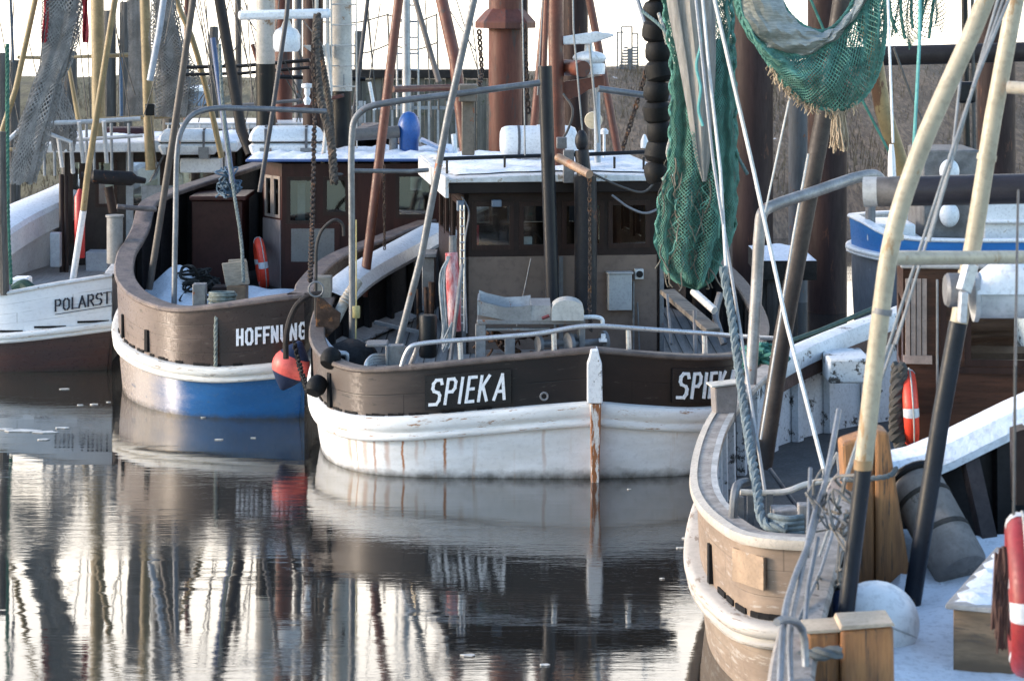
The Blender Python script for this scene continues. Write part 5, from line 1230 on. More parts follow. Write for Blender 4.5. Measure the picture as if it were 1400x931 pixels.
# grey nets hung up between the ochre masts
net_grey = mat('net_grey', (.21, .20, .19), .95, var=.5, scale=7, stretch=(3, 3, .8), bump=.8, bscale=30, bdist=.03)
def net_bundle(pts, ws, Y, name, m, label, seg=26, folds=5, depth=.45, tear=0., cat='fishing net', group='grey nets hung between the ochre masts', cell=None):
    """gathered net hanging along photo pixels: a pleated skin, widths in pixels"""
    c = smooth_path([(*P(x, y, Y), PW(w, Y)/2) for (x, y), w in zip(pts, ws)], 8); ph = random.uniform(0, 6)
    def f(u, v, k=1.):
        x = v*(len(c)-1); i = min(int(x), len(c)-2); q = c[i].lerp(c[i+1], x-i); a = 2*math.pi*u
        w = q[3]*k*(1+.22*math.sin(folds*a+ph+.5*v)+.10*math.sin(11*a+v*9)+.04*math.sin(v*37+a*3))
        return Vector((q[0]+math.cos(a)*w, q[1]+math.sin(a)*w*depth, q[2]+.03*math.sin(a*5+v*20)))
    L = sum((Vector(a[:3])-Vector(b[:3])).length for a, b in zip(c, c[1:]))
    mb = MB(); mb.grid([[f(k/30, j/60, .62) for k in range(31)] for j in range(61)]); o = mb.build(name, m); tag(o, label, cat, group)
    netting(f, 34, int(L/.045), .0075, 'netting', mat('net_cord_grey', (.33, .315, .30), .95, var=.4, bump=0), o)
    netting(lambda u, v: f(u+.3, v, .82), 28, int(L/.05), .0075, 'netting', mat('net_cord_grey', (.33, .315, .30)), o)
    return o
def netting(rows_fn, nu, nv, r, name, m, parent=None, seg=3):
    """diamond netting of thin cords over the surface rows_fn(u, v)"""
    mb = MB(); V = {}
    for j in range(nv+1):
        for i in range(nu+1): V[i, j] = rows_fn((i+.5*(j % 2))/nu, j/nv)
    def cord(a, b):
        d = b-a
        if d.length < 1e-5: return
        x = d.orthogonal().normalized()*r; y = d.normalized().cross(x)
        i = mb.add([a+x, a-x*.5+y*.87, a-x*.5-y*.87, b+x, b-x*.5+y*.87, b-x*.5-y*.87])
        mb.face((i, i+1, i+4, i+3)); mb.face((i+1, i+2, i+5, i+4)); mb.face((i+2, i, i+3, i+5))
    for j in range(nv):
        for i in range(nu+1):
            a = V[i, j]
            if j % 2 == 0:
                cord(a, V[i, j+1])
                if i > 0: cord(a, V[i-1, j+1])
            else:
                cord(a, V[i, j+1])
                if i < nu: cord(a, V[i+1, j+1])
    return mb.build(name, m, parent, smooth=False)
random.seed(31)
nb = net_bundle([(92, -120), (88, 0), (80, 60), (70, 100), (48, 170), (30, 250)], [62, 52, 42, 34, 40, 34], 42.4, 'hanging_net', net_grey, 'gathered grey net with red edges hung in front of the ochre boom')
for x0, x1 in ((64, 72), (110, 118)):
    s_ = -1 if x0 < 90 else 1
    q = [[P(x0+4*k/3*1.2, y, 42.4-.12)+Vector((0, .06*math.sin(k*2+y*.1), 0)) for k in range(6)] for y in range(-110, 62, 8)]
    q = [[v+Vector((s_*.0-(.004*j if s_ < 0 else -.002*j), 0, 0)) for v in r] for j, r in enumerate(q)]
    MB().grid(q).build('red_edge', mat('net_red', (.42, .045, .055), .9, var=.4, scale=8), nb)
net_bundle([(222, -120), (224, 0), (230, 60), (240, 110), (238, 158)], [20, 26, 40, 50, 40], 45.4, 'hanging_net', net_grey, 'grey triangular net spread behind the second ochre mast', folds=6, depth=.3)
net_bundle([(182, -100), (184, 0), (186, 80), (184, 160)], [20, 18, 16, 22], 47.2, 'hanging_net', net_grey, 'narrow grey net hanging close left of the second ochre mast', folds=4)
net_bundle([(66, 95), (72, 130), (84, 180), (88, 205)], [20, 34, 38, 24], 45.5, 'hanging_net', net_grey, 'pale grey net skirt under the ochre trapezoid frame', folds=7, depth=.3)
# ------------------------------------------------------------------ the tan boat
def tan_details():
    rt = tan
    mb = MB(); a = P(994, 572, 26.0); fr = Frame((a.x, a.y, a.z), 8); mb.prism([(-.12, -.02), (.10, -.05), (.13, .37), (-.14, .34)], .22, fr); mb.build('bollard', mat('bollard_mauve_grey', (.26, .23, .22), .55, var=.3), rt, smooth=False, bevel=.02)
    mb = MB(); mb.prism([(-.17, .345), (.16, .375), (.16, .39), (-.17, .36)], .28, Frame((a.x, a.y-.03, a.z), 8)); mb.build('bollard_cap', mat('cap_pale', (.62, .58, .52), .6), rt, smooth=False)
    # pale inner strip along the rail
    mb = MB(); rows = []
    for i in range(14):
        x = 1.9+i*.35; b, nn, zs, zr = ht.at(0, x); rows.append([b+nn*o+Vector((0, 0, zr+.063)) for o in (-.19, -.13)])
    mb.grid(rows, flip=True); mb.build('rail_strip', mat('strip_pale', (.55, .53, .50), .5), rt)
    mb = MB(); rows = []
    for i in range(46):
        x = .0+i*.16; b, nn, zs, zr = ht.at(0, x); rows.append([b+nn*o+Vector((0, 0, zr+z)) for o, z in ((.06, -.03), (.075, .0), (.07, .055), (.0, .072))])
    mb.grid(rows, flip=True); mb.build('rail_edge', mat('edge_cream', (.50, .45, .385), .5, var=.15, spots=.1, spotc=(.3, .24, .18)), rt)
    ht.port(0, 2.0, .13, .48, .09, dark_slot); ht.port(0, 4.4, .13, .48, .09, dark_slot)
    mb = MB(); x = .1
    for w in (.26, .22, .3, .2, .18, .22):
        for k in range(3):
            b, nn, zs, zr = ht.at(0, x+w*k/3); t = Vector((-nn.y, nn.x, 0)); fr = lambda p: b+t*p[0]+nn*p[1]+Vector((0, 0, p[2])); mb.box((-w/6, -.03, zs+.12), (w/6, -.002, zs+.17), fr)
        x += w+.06
    mb.build('scupper_slits', dark_slot, rt, smooth=False)
    b, nn, zs, zr = ht.at(0, .98); t = Vector((-nn.y, nn.x, 0)); mb = MB(); mb.box((-.22, -.02, zs+.38), (.22, .004, zs+.66), lambda p: b+t*p[0]+nn*p[1]+Vector((0, 0, p[2]))); mb.build('patch_board', mat('patch_tan', (.36, .25, .165), .55, var=.3, spots=.15, spotc=(.5, .45, .4)), rt)
    # bent pipe rail and steel bollards inside the round end
    mb = MB(); mb.tube(smooth_path([P(*a, 21.6) for a in ((1012, 672), (1045, 673), (1075, 671), (1100, 662), (1125, 657), (1150, 656))], 5), .028, 10); mb.build('pipe_rail', mat('pipe_cream', (.62, .57, .50), .45, var=.12), rt)
    mb = MB()
    for (x, y0, y1, Y) in ((1012, 678, 742, 21.5), (1026, 676, 742, 21.6), (1052, 674, 740, 21.6), (1139, 660, 718, 21.8), (1136, 660, 690, 21.8)): mb.beam(P(x, y0, Y), P(x, y1, Y), .06, .05)
    mb.tube(smooth_path([P(1001, 740, 21.3), P(1005, 672, 21.3), P(1010, 661, 21.4), P(1022, 658, 21.5)], 4), .04, 8)
    mb.tube(smooth_path([P(1155, 706, 21.4), P(1147, 618, 21.6)], 3), .03, 8); mb.tube([P(1146, 618, 21.6), P(1130, 652, 21.6)], .022, 8)
    mb.build('steel_bitts', galv, rt)
    mb = MB(); pbox(mb, 1057, 697, 1092, 745, 20.95, 21.2); pbox(mb, 1092, 690, 1107, 742, 20.85, 21.0); pbox(mb, 1107, 694, 1132, 730, 21.2, 21.3); mb.build('mooring_bitts', mat('bitt_grey_wood', (.27, .255, .245), .75, var=.4, stretch=(5, 5, 1)), rt, bevel=.012)
    rows = []; Lt = ht.sides[0][2][-1]
    for i in range(26):
        x = Lt*.66+Lt*.33*i/25; b, nn, zs, zr = ht.at(0, x); rows.append([b+nn*o+Vector((0, 0, zr+z)) for o, z in ((-.215, -.10), (-.23, .0), (-.20, .10), (-.08, .125), (.05, .10), (.085, .0))])
    MB().grid(rows, flip=True).build('rail_white', mat('rail_white_peeling', (.64, .66, .68), .5, var=.15, spots=.2, spotc=(.10, .085, .075), sscale=5), rt)
    rows = []
    for i in range(26):
        x = Lt*.66+Lt*.33*i/25; b, nn, zs, zr = ht.at(0, x); rows.append([b+nn*o+Vector((0, 0, zr+z)) for o, z in ((-.19, -.10), (-.20, -.26), (-.12, -.27))])
    MB().grid(rows, flip=True).build('rail_stringer', mat('stringer_brown', (.11, .06, .045), .6, var=.4), rt)
    # gallows pipe and dark spar
    px([(1026, 525, 24.5), (1034, 400, 24.6), (1040, 300, 24.6), (1043, 290, 24.6), (1052, 283, 24.7), (1110, 263, 25), (1186, 239, 25.6), (1200, 241, 25.7), (1206, 250, 25.7)], 16, mat('gallows_weathered', (.30, .29, .285), .5, metal=.35, var=.3, spots=.12), 'gallows_pipe', rt, 14, sm=3)
    px([(1160, -60, 25.5), (1128, 150, 25.5), (1070, 460, 25.3), (1043, 640, 25.2)], 25, mat('spar_umber', (.062, .050, .044), .5, var=.35), 'derrick_pole', rt, 16)
    px([(1052, 640, 24.9), (1088, 690, 24.9)], 6, galv, 'strut', rt)
    px([(1165, -60, 27), (1192, 60, 27), (1207, 150, 27), (1246, 270, 27)], 23, mat('boom_rust_ochre', (.30, .21, .09), .6, var=.3, spots=.45, spotc=(.12, .05, .02), sscale=1.6, sstretch=(2, 2, .6)), 'boom', rt, 16)
    px([(1040, 480, 26.5), (1120, 452, 27), (1195, 421, 27.5)], 7, mat('pipe_green', (.055, .10, .075), .6, var=.3), 'green_pipe', rt)
    # wheelhouse
    fr = Frame((3.89, 24.0, 0), -6.); W, D = 2.1, 1.2; z0, z1 = .7, 3.30
    ops = [(.62, 1.35, 2.36, 2.95), (1.5, 2.0, 2.36, 2.95)]; frL = Frame(fr((0, D, 0)), -96.); frR = Frame(fr((W, 0, 0)), 84.); frB = Frame(fr((W, D, 0)), 174.)
    wb = MB().wall(fr, W, z0, z1, ops, .06)
    for f, L in ((frL, D), (frR, D), (frB, W)): wb.wall(f, L, z0, z1, [(.3, .9, 2.3, 2.95)], .06)
    wo = wb.build('wheelhouse', mat('varnish_red_brown', (.075, .034, .022), .35, var=.4, scale=2, stretch=(.6, .6, 7), c2=(.04, .02, .014)), rt, smooth=False)
    for o in ops: window(fr, o, MATS['brown_varnish'], wo)
    mb = MB(); mb.box((.5, -.03, 2.27), (2.1, -.002, 2.33), fr); mb.box((.36, -.02, .9), (.42, -.003, 3.2), fr); mb.box((.5, -.03, 1.72), (2.1, -.002, 1.76), fr); mb.build('mouldings', brown_w, wo)
    mb = MB()
    for k in range(4): mb.box((.02+k*.055, -.045+.008*k, 2.42), (.065+k*.055, -.004, 3.2), fr)
    mb.box((.0, -.06, 2.36), (.28, -.004, 2.44), fr); mb.build('wall_slats', mat('slat_pinkish', (.33, .25, .21), .6, var=.3), wo)
    mb = MB(); mb.tube([fr((.33, -.06, .8)), fr((.33, -.06, 3.2))], .014, 6); mb.build('conduit', galv, wo)
    mb = MB(); mb.box((-.03, -.06, z1+.002), (W+.1, D+.06, z1+.05), fr); mb.build('roof', mat('roof_grey', (.35, .36, .37), .6), wo, bevel=.02)
    mb = MB(); mb.box((.3, .5, 1.5), (1.9, 1.0, 2.4), fr); mb.build('cabin_fittings', interior, wo)
    # locker with peeling white paint against the inner bulwark
    mb = MB(); pbox(mb, 1133, 490, 1192, 524, 28.5, 29.4); mb.build('bulwark_locker', MATS['bulwark_inside_peeling'], rt, bevel=.03)
tan_details()
lifebuoy(P(1243, 556, 23.6), .30, .075, (.985, -.10, .05), 'red lifebuoy with black patch on the varnished brown wheelhouse of the tan boat')
mb = MB(); twist(mb, [P(1229, 498, 23.5), P(1226, 540, 23.4), P(1225, 600, 23.4)], .075, pitch=.2); twist(mb, [P(1233, 500, 23.45), P(1232, 570, 23.4), P(1229, 612, 23.4)], .06, pitch=.2)
tag(mb.build('hanging_rope', mat('rope_dark', (.075, .068, .06), .95, var=.5)), 'thick dark rope hanks hanging left of the lifebuoy on the brown wheelhouse', 'rope')
mb = MB()
for k in range(4): mb.tube(smooth_path([P(1052, 704+k*7, 20.9), P(1075, 708+k*7, 20.75), P(1098, 706+k*7, 20.8)], 5), .026, 8)
twist(mb, [P(988, 365, 23.5), P(1000, 430, 23.3), P(1015, 540, 22.6), P(1034, 660, 21.4), P(1048, 718, 20.8), P(1075, 722, 20.7)], .045)
tag(mb.build('mooring_rope', mat('rope_blue_grey', (.16, .20, .215), .9, var=.4, scale=14, bump=.5)), 'thick twisted blue grey rope running down to the bitts of the tan boat', 'rope')
GR = 'lines running down to the round end of the tan boat'
def line(pts, wpx, m, label, tw=False, group=GR, name='rope', sm=0):
    mb = MB(); q = [P(*p) for p in pts]; r = PW(wpx, sum(p[2] for p in pts)/len(pts))/2
    twist(mb, q, r) if tw else mb.tube(smooth_path(q, sm) if sm else q, r, 6)
    return tag(mb.build(name, m), label, 'rope', group)
line([(965, -60, 24.5), (977, 0, 24.3), (1030, 231, 23.6), (1075, 440, 22.8), (1130, 655, 21.6)], 6, mat('rope_white', (.62, .61, .58), .85, var=.2), 'long white rope crossing the tan boat from the green net to the cream pipe')
line([(955, -60, 26), (970, 100, 25.5), (985, 233, 25), (993, 372, 23.6)], 5, MATS['rope_white'], 'short white rope ending in the thick twisted rope')
line([(945, -60, 26.3), (975, 220, 24.9), (1012, 450, 23.2), (1046, 672, 21.6)], 4.5, mat('rope_silver', (.34, .345, .35), .8, var=.2), 'silver grey rope between the twisted rope and the gallows pipe')
line([(878, 15, 27.5), (912, 45, 27.2), (970, 145, 27), (1022, 238, 27)], 5, mat('rope_slate_teal', (.13, .20, .20), .9, var=.3), 'slate teal rope slanting across the green net', tw=True)
line([(1100, -20, 25), (1128, 45, 25), (1160, 100, 25), (1218, 212, 25.3)], 4, rope_teal, 'dark green rope slanting behind the netting bowl towards the cream pole')
line([(1046, 290, 24.5), (1078, 140, 24.5), (1100, 40, 24.5)], 3, MATS['rope_white'], 'thin pale line along the dark spar under the netting')
line([(1040, 600, 25), (1085, 320, 25.1), (1105, 210, 25.1)], 3.5, MATS['rope_white'], 'thin pale line running the length of the dark leaning spar')
line([(1258, -40, 22), (1257, 60, 22), (1249, 208, 22)], 5, mat('rope_turquoise', (.14, .40, .38), .85, var=.2), 'turquoise rope hanging left of the thick cream pole', name='rope')
line([(1212, -60, 23), (1216, 60, 23), (1221, 195, 23)], 4, white_gel, 'thin white rod hanging right of the green netting bowl', name='rod')
line([(1222, 65, 30), (1245, 130, 30), (1268, 182, 30)], 4, wire_m, 'short black stay before the reed dike at the right')
mb = MB(); mb.tube([P(1219, 197, 23), P(1219, 215, 23), P(1220, 262, 23)], [.02, .035, .045], 10); tag(mb.build('turnbuckle', white_gel), 'white turnbuckle at the end of the thin white rod', 'turnbuckle')
mb = MB(); random.seed(8)
for i in range(16):
    c = P(1040+random.uniform(-20, 25), 487+random.uniform(-7, 9), 26.2); mb.tube(smooth_path([c+Vector((random.uniform(-.16, .16), random.uniform(-.2, .2), random.uniform(-.08, .08))) for k in range(5)], 4), .022, 6)
tag(mb.build('rope_heap', rope_teal), 'heap of teal rope on the rail between SPIEKA and the tan boat', 'rope')

# ------------------------------------------------------------------ the nearest boat
def near_details():
    rt = near
    mb = MB(); rows = []
    for i in range(14):
        x = 8.35+3.4*i/13; b, nn, zs, zr = hn.at(0, x)
        rows.append([b+nn*o+Vector((0, 0, zr+z)) for o, z in ((-.30, -.10), (-.32, -.03), (-.24, .09), (-.12, .125), (.02, .11), (.07, .05), (.08, -.02))])
    mb.grid(rows, flip=True).build('rail_snow', snow_m, rt)
    rows = []; nx, ny = 34, 44
    for j in range(ny+1):
        r = []
        for k in range(nx+1):
            Y = 11.2+6.9*j/ny; xl = 1.55+.19*(Y-11.2); X = xl+(5.35-xl)*k/nx
            e = min(k, nx-k, j, ny-j); h = .03+.03*math.sin(X*2.3+Y*1.1)+.022*math.sin(X*5.9-Y*3.7)+.012*math.sin(X*13+Y*9)
            h += .16*math.exp(-((Y-17.9)/.35)**2)
            r.append((X, Y, 1.80+(0 if e == 0 else max(.0, h)+.02)))
        rows.append(r)
    MB().grid(rows).build('deck_snow', snow_m, rt)
    # timber bitts
    for (x, y, Y, w) in ((1222, 322, 14.9, 27.5), (1206, 425, 14.9, 27.5), (1349, 215, 16.6, 27), (1323, 375, 16.6, 27)):
        MB().tube([P(x+.7, y-4, Y), P(x-.7, y+4, Y)], PW(w, Y)/2, 18).build('clamp_band', MATS['cream_paint'] if y < 400 else dull, rt)
    def post(pts, Y, th, name='timber_bitt'):
        mb = MB(); ppoly(mb, pts, Y, th); return mb.build(name, timber, rt, smooth=False, bevel=.022)
    mb = MB(); ppoly(mb, [(1151, 606), (1196, 590), (1196, 800), (1163, 800)], 17.3, .26); ppoly(mb, [(1197, 588), (1215, 590), (1222, 640), (1243, 770), (1238, 802), (1197, 802)], 17.28, .30); mb.build('timber_bitt', timber, rt, smooth=False, bevel=.022)
    mb = MB(); ppoly(mb, [(1103, 866), (1148, 863), (1148, 1010), (1103, 1010)], 13.95, .22); mb.build('timber_bitt', timber, rt, smooth=False, bevel=.022)
    mb = MB(); ppoly(mb, [(1150, 862), (1222, 856), (1225, 1010), (1150, 1010)], 13.9, .26); mb.build('timber_bitt', timber, rt, smooth=False, bevel=.022)
    mb = MB(); ppoly(mb, [(1101, 866), (1103, 862), (1148, 859), (1150, 863)], 13.93, .26); ppoly(mb, [(1149, 861), (1152, 855), (1221, 851), (1224, 855)], 13.88, .3); mb.build('bitt_top', mat('timber_top', (.50, .40, .29), .7, var=.2), rt, smooth=False)
    # cream derrick legs with black feet
    q = smooth_path([P(*a) for a in ((1372, -90, 14.9), (1347, 0, 14.9), (1268, 180, 14.9), (1232, 280, 14.9), (1216, 345, 14.9), (1204, 430, 14.9), (1180, 640, 14.9))], 4)
    MB().tube(q, PW(25, 14.9)/2, 18).build('derrick_leg', cream, rt)
    blue_black = mat('leg_black', (.014, .018, .026), .38, var=.2, spots=.04, spotc=(.10, .06, .03))
    px([(1180, 640.5, 14.9), (1178, 660, 14.9), (1153, 868, 14.9)], 23, blue_black, 'derrick_foot', rt, 18)
    px([(1180, 628, 14.89), (1180, 641, 14.89)], 25.5, mat('band_rust', (.42, .27, .13), .6, var=.4, spots=.3, spotc=(.25, .12, .05)), 'rust_band', rt, 18)
    px([(1402, -90, 16.6), (1388, 0, 16.6), (1358, 160, 16.6), (1331, 330, 16.6), (1311, 440, 16.6)], 24, cream, 'derrick_leg', rt, 18)
    px([(1310, 440.5, 16.6), (1288, 560, 16.6), (1246, 828, 16.6)], 25, blue_black, 'derrick_foot', rt, 18)
    px([(1218, 353, 15.0), (1420, 351, 16.2)], 19, cream, 'cross_bar', rt, 16)
    px([(1378, 119, 16.5), (1420, 122, 16.4)], 18, mat('stub_rusty_cream', (.50, .43, .33), .5, var=.2, spots=.3, spotc=(.3, .12, .05)), 'stub_pipe', rt, 14)
    # big dark pipe with an open end
    a, b = P(1181, 262, 17.5), P(1430, 257, 17.2); d = (b-a).normalized(); r = PW(41, 17.4)/2
    mb = MB(); mb.tube([a+d*.12, a, a+d*.0005, a+d*.10], [r*.82, r*.82, r, r], 26, caps=False); mb.build('pipe_end', mat('pipe_end_pale', (.42, .42, .41), .5, var=.3), rt, angle=50)
    mb = MB(); mb.tube([a+d*.10, a+d*.26], [r*.999, r*.999], 26, caps=False); mb.build('pipe_fade', mat('pipe_worn', (.16, .14, .125), .5, var=.6, scale=6), rt)
    MB().tube([a+d*.26, b], r, 26, caps=False).build('dark_pipe', mat('pipe_violet_black', (.028, .027, .034), .42, var=.25, stretch=(1, 4, 4)), rt)
    MB().tube([a+d*.25, b], r*.80, 20, caps=True).build('pipe_core', dark_slot, rt)
    # winch with snow on the second leg
    mb = MB(); mb.lathe([(.10, 0), (.115, .02), (.115, .10), (.08, .12)], P(1292, 396, 16.3), (1, 0, 0), 22); mb.build('winch_end', dull, rt)
    mb = MB(); mb.beam(P(1328, 360, 16.2), P(1317, 398, 16.15), .06, .1); mb.beam(P(1317, 398, 16.15), P(1315, 440, 16.15), .05, .1); mb.build('winch_plate', mat('plate_pale', (.50, .52, .55), .4, metal=.3, var=.15), rt, bevel=.008)
    mb = MB(); mb.lathe([(.05, 0), (.17, .03), (.17, .06), (.145, .07), (.145, .75), (.17, .76)], P(1324, 405, 16.4), (1, -.05, 0), 26); mb.build('winch_drum', mat('drum_pale', (.46, .47, .48), .45, var=.25), rt)
    rows = []
    for j in range(11):
        r_ = []
        for k in range(23):
            t = k/22; a_ = math.pi*j/10; p = P(1330, 398, 16.4)+Vector((.78*t, 0, 0)); hh_ = (.20+.05*math.sin(t*7))*math.sin(math.pi*min(1, max(0, t*1.02+.02)))**.4
            r_.append(p+Vector((0, -math.cos(a_)*.17, math.sin(a_)*hh_-.0)))
        rows.append(r_)
    MB().grid(rows, flip=True).build('winch_snow', snow_m, rt)
    # bent galvanised pipes along the left rail
    for pts, w in (([(1066, 945, 13.2), (1071, 850, 13.6), (1086, 790, 14.3), (1108, 735, 14.9), (1132, 640, 15.9), (1147, 560, 16.6)], 9), ([(1082, 960, 13.3), (1080, 870, 13.6), (1092, 800, 14.3), (1114, 700, 15.2), (1128, 660, 15.6)], 8),
                   ([(1062, 850, 13.4), (1072, 846, 13.5), (1097, 860, 13.7), (1102, 950, 13.6)], 11)):
        px([*pts], w, mat('rail_pipe_grey', (.22, .23, .245), .5, metal=.4, var=.25), 'rail_pipe', rt, 10, sm=4)
    for pts, w in (([(1118, 735, 15.0), (1105, 800, 14.6), (1100, 860, 14.2)], 7), ([(1108, 640, 15.6), (1104, 760, 14.9)], 6), ([(1147, 700, 16.4), (1122, 780, 15.3), (1090, 850, 14.5)], 5)):
        px([*pts], w, MATS['rail_pipe_grey'], 'rail_stanchion', rt, 8)
    # inner trim: dark stanchion, fittings on the right edge
    mb = MB(); mb.beam(P(1322, 612, 18.3), P(1352, 745, 17.9), .12, .1); mb.build('bulwark_stanchion', mat('stanchion_umber', (.055, .042, .04), .6), rt)
    mb = MB(); ppoly(mb, [(1388, 590), (1405, 585), (1405, 690), (1390, 690)], 17.2, .2); mb.build('bulwark_knee', brown_d, rt, smooth=False)
    for k, (a, b) in enumerate((((1385, -40), (1290, 240)), ((1376, -40), (1270, 330)), ((1395, -40), (1330, 120)), ((1330, 120), (1225, 470)), ((1290, 240), (1160, 640)), ((1262, 330), (1140, 700)), ((1318, 60), (1300, 230)), ((1240, 420), (1120, 760)))):
        px([(*a, 15.8), (*b, 15.6)], 4 if k > 2 else 5, wire_g, 'stay', rt, 7)
near_details()
bx = thing('deck_box', 'plywood deck box with snow on its lid at the right picture edge', 'box', P(1350, 925, 15.2))
bf = Frame((P(1303, 925, 15.0).x, 15.0, 0), -22.)
mb = MB(); mb.box((0, 0, 1.76), (1.1, 1.6, 2.20), bf); mb.build('case', mat('plywood', (.27, .17, .095), .7, var=.5, scale=1.6, stretch=(1, 1, 6), spots=.25, spotc=(.12, .08, .05), sscale=4, sstretch=(.6, .6, 4)), bx, bevel=.01)
mb = MB(); mb.box((-.04, -.04, 2.202), (1.14, 1.64, 2.235), bf); mb.build('lid', mat('lid_pale', (.36, .33, .30), .6), bx, bevel=.008)
rows = []
for j in range(21):
    r = []
    for k in range(17):
        e = min(k, 16-k, j, 20-j); r.append(bf((1.12*k/16+.03*math.sin(j*1.7), .03+1.52*j/20+.03*math.sin(k*2.1), 2.236+(0 if e == 0 else .03+.012*math.sin(k*1.1+j*.8)+.008*math.sin(k*2.7-j*1.9)))))
    rows.append(r)
MB().grid(rows).build('lid_snow', snow_m, bx)
# fenders on the deck
fd = thing('ball_fender', 'big round white fender lying on the snowy deck behind the low timber bitts', 'fender', P(1200, 905, 15.4))
c = P(1198, 850, 15.6); MB().ball(c, .265, 1.05, 1.0, 1.0, 28, 18).build('body', mat('fender_white', (.74, .75, .75), .4, var=.1, scale=2, spots=.06, spotc=(.4, .38, .34)), fd)
MB().torus(c, .269, .006, (.35, .2, .9), 40, 6).build('seam', mat('seam_grey', (.42, .42, .41), .6, var=.1), fd)
MB().lathe([(.07, 0), (.075, .05), (.05, .08), (.02, .09)], c+Vector((-.23, -.05, .13)), (-.85, -.1, .5), 14).build('eye', blue_c, fd)
fd = thing('canvas_fender', 'long grey canvas fender with navy end leaning against the dark inner bulwark', 'fender', P(1290, 790, 17.6))
a, b = P(1252, 664, 17.7), P(1310, 770, 17.2); d = (b-a).normalized()
mb = MB(); r = .205; L = (b-a).length; mb.lathe([(.02, -.05), (r*.8, -.045), (r*.97, .0), (r, .06), (r*1.0, L-.02), (r*.98, L+.03), (r*.88, L+.07), (.02, L+.085)], a, d, 26)
mb.build('body', mat('canvas_grey', (.22, .195, .175), .85, var=.35, scale=3, stretch=(1, 1, 1), spots=.12, spotc=(.09, .08, .07), sscale=3), fd)
for q in (.22, .66):
    MB().lathe([(r*1.005, q*L-.02), (r*1.03, q*L-.018), (r*1.03, q*L+.018), (r*1.005, q*L+.02)], a, d, 26).build('strap', mat('strap_dark', (.05, .045, .04), .8), fd)
MB().lathe([(.02, -.10), (.12, -.09), (.16, -.04), (.17, .0)], a-d*.03, d, 22).build('end_cap', mat('cap_navy', (.05, .075, .125), .5, var=.2), fd)
MB().torus(a-d*.05, .19, .03, d, 22, 8).build('end_ring', black_p, fd)
lb = lifebuoy(P(1397, 812, 13.0), .36, .075, (.985, -.165, .03), 'large dark red lifebuoy hanging at the right picture edge before the plywood box', red=mat('lifebuoy_dark_red', (.25, .018, .02), .5, var=.25))
mb = MB(); random.seed(6)
for i in range(34):
    x = 1366+random.uniform(-5, 10); y = 770+random.uniform(-25, 30); mb.tube(smooth_path([P(x, y, 12.95), P(x+random.uniform(-5, 4), y+35, 12.9), P(x+random.uniform(-6, 8), y+random.uniform(60, 105), 12.95)], 3), random.uniform(.004, .010), 4)
tag(mb.build('frayed_rope', mat('rope_red_brown', (.09, .045, .035), .95, var=.5)), 'frayed red brown rope strands hanging beside the large dark red lifebuoy', 'rope', kind='stuff')
line([(1386, 705, 13.0), (1388, 500, 13.2), (1392, 260, 16.2)], 4, wire_m, 'thin dark line holding up the large dark red lifebuoy', group=None)
mb = MB(); twist(mb, [P(1150, 655, 17.2), P(1185, 654, 17.1), P(1215, 650, 17.1), P(1225, 640, 17.3)], .02); None
tag(mb.build('lashing_rope', mat('lashing_slate', (.11, .125, .13), .9, var=.4)), 'slate rope lashed round the tall orange timber bitt', 'rope')
mb = MB(); twist(mb, [P(1095, 895, 13.9), P(1120, 893, 13.8), P(1150, 890, 13.8)], .04); tag(mb.build('lashing_rope', MATS['lashing_slate']), 'slate rope lashed round the low timber bitts at the bottom edge', 'rope')
mb = MB(); random.seed(15)
for i in range(18):
    c = P(1140+random.uniform(-25, 22), 760+random.uniform(-90, 70), 15.3); mb.tube(smooth_path([c+Vector((random.uniform(-.07, .07), random.uniform(-.2, .2), random.uniform(-.14, .14))) for k in range(5)], 4), random.uniform(.006, .011), 5)
tag(mb.build('rope_tangle', mat('rope_taupe', (.20, .19, .175), .9, var=.4)), 'tangle of taupe ropes over the weathered rail of the nearest boat', 'rope', kind='stuff')

# ------------------------------------------------------------------ blue and white boat behind
blu = thing('motor_boat', 'blue and white motor boat moored behind the cream crossbar', 'boat', (8.2, 39, 0))
FL = [(5.45,38.9,1.95,2.45),(5.6,39.6,1.95,2.4),(6.5,41,1.95,2.32),(8.5,41.4,1.95,2.3),(10.5,40.9,1.95,2.3),(11.2,39,1.95,2.3)]
FR_ = [(5.45,38.9,1.95,2.45),(5.55,38.2,1.95,2.42),(5.86,37.4,1.95,2.28),(6.3,37.05,1.95,2.25),(8,36.9,1.95,2.25),(10,37,1.95,2.28),(11.2,39,1.95,2.3)]
hb = Hull(blu, FL, FR_, 1.8, flare=(.1, .1))
bluem = hull_mat('hull_blue_bright', (.02, .16, .45), seams=0, c2=(.02, .14, .40), rough=.35)
hb.lower('hull', hull_mat('hull_slate', (.10, .12, .15), seams=0, worn=.2, wornc=(.2, .22, .24)))
hb.strake('rubbing_strake', white_p, h=.12, out=.08)
hb.bulwark('bulwark', bluem, white_p, dz=.06); hb.rail('cap_rail', white_p, w=.18, h=.05); hb.deck(deck_grey)
mb = MB(); pbox(mb, 1186, 306, 1252, 330, 38.0, 39.2); mb.build('cabin', white_p, blu, bevel=.03); mb = MB(); pbox(mb, 1345, 265, 1425, 330, 38.2, 40); pbox(mb, 1345, 300, 1425, 306, 38.1, 38.2); mb.build('cabin', white_p, blu, bevel=.03)
mb = MB(); pbox(mb, 1262, 205, 1340, 326, 38.5, 40); mb.build('wheelhouse', mat('cabin_grey_weathered', (.18, .175, .17), .7, var=.4), blu, bevel=.03)
px([(1190, 262, 38.3), (1190, 318, 38.3)], 14, dull, 'bollard', blu)
px([(1140, 78, 41), (1290, 74, 41), (1420, 70, 41)], 27, mat('boom_brown_black', (.035, .028, .027), .5, var=.3), 'boom', blu, 18)
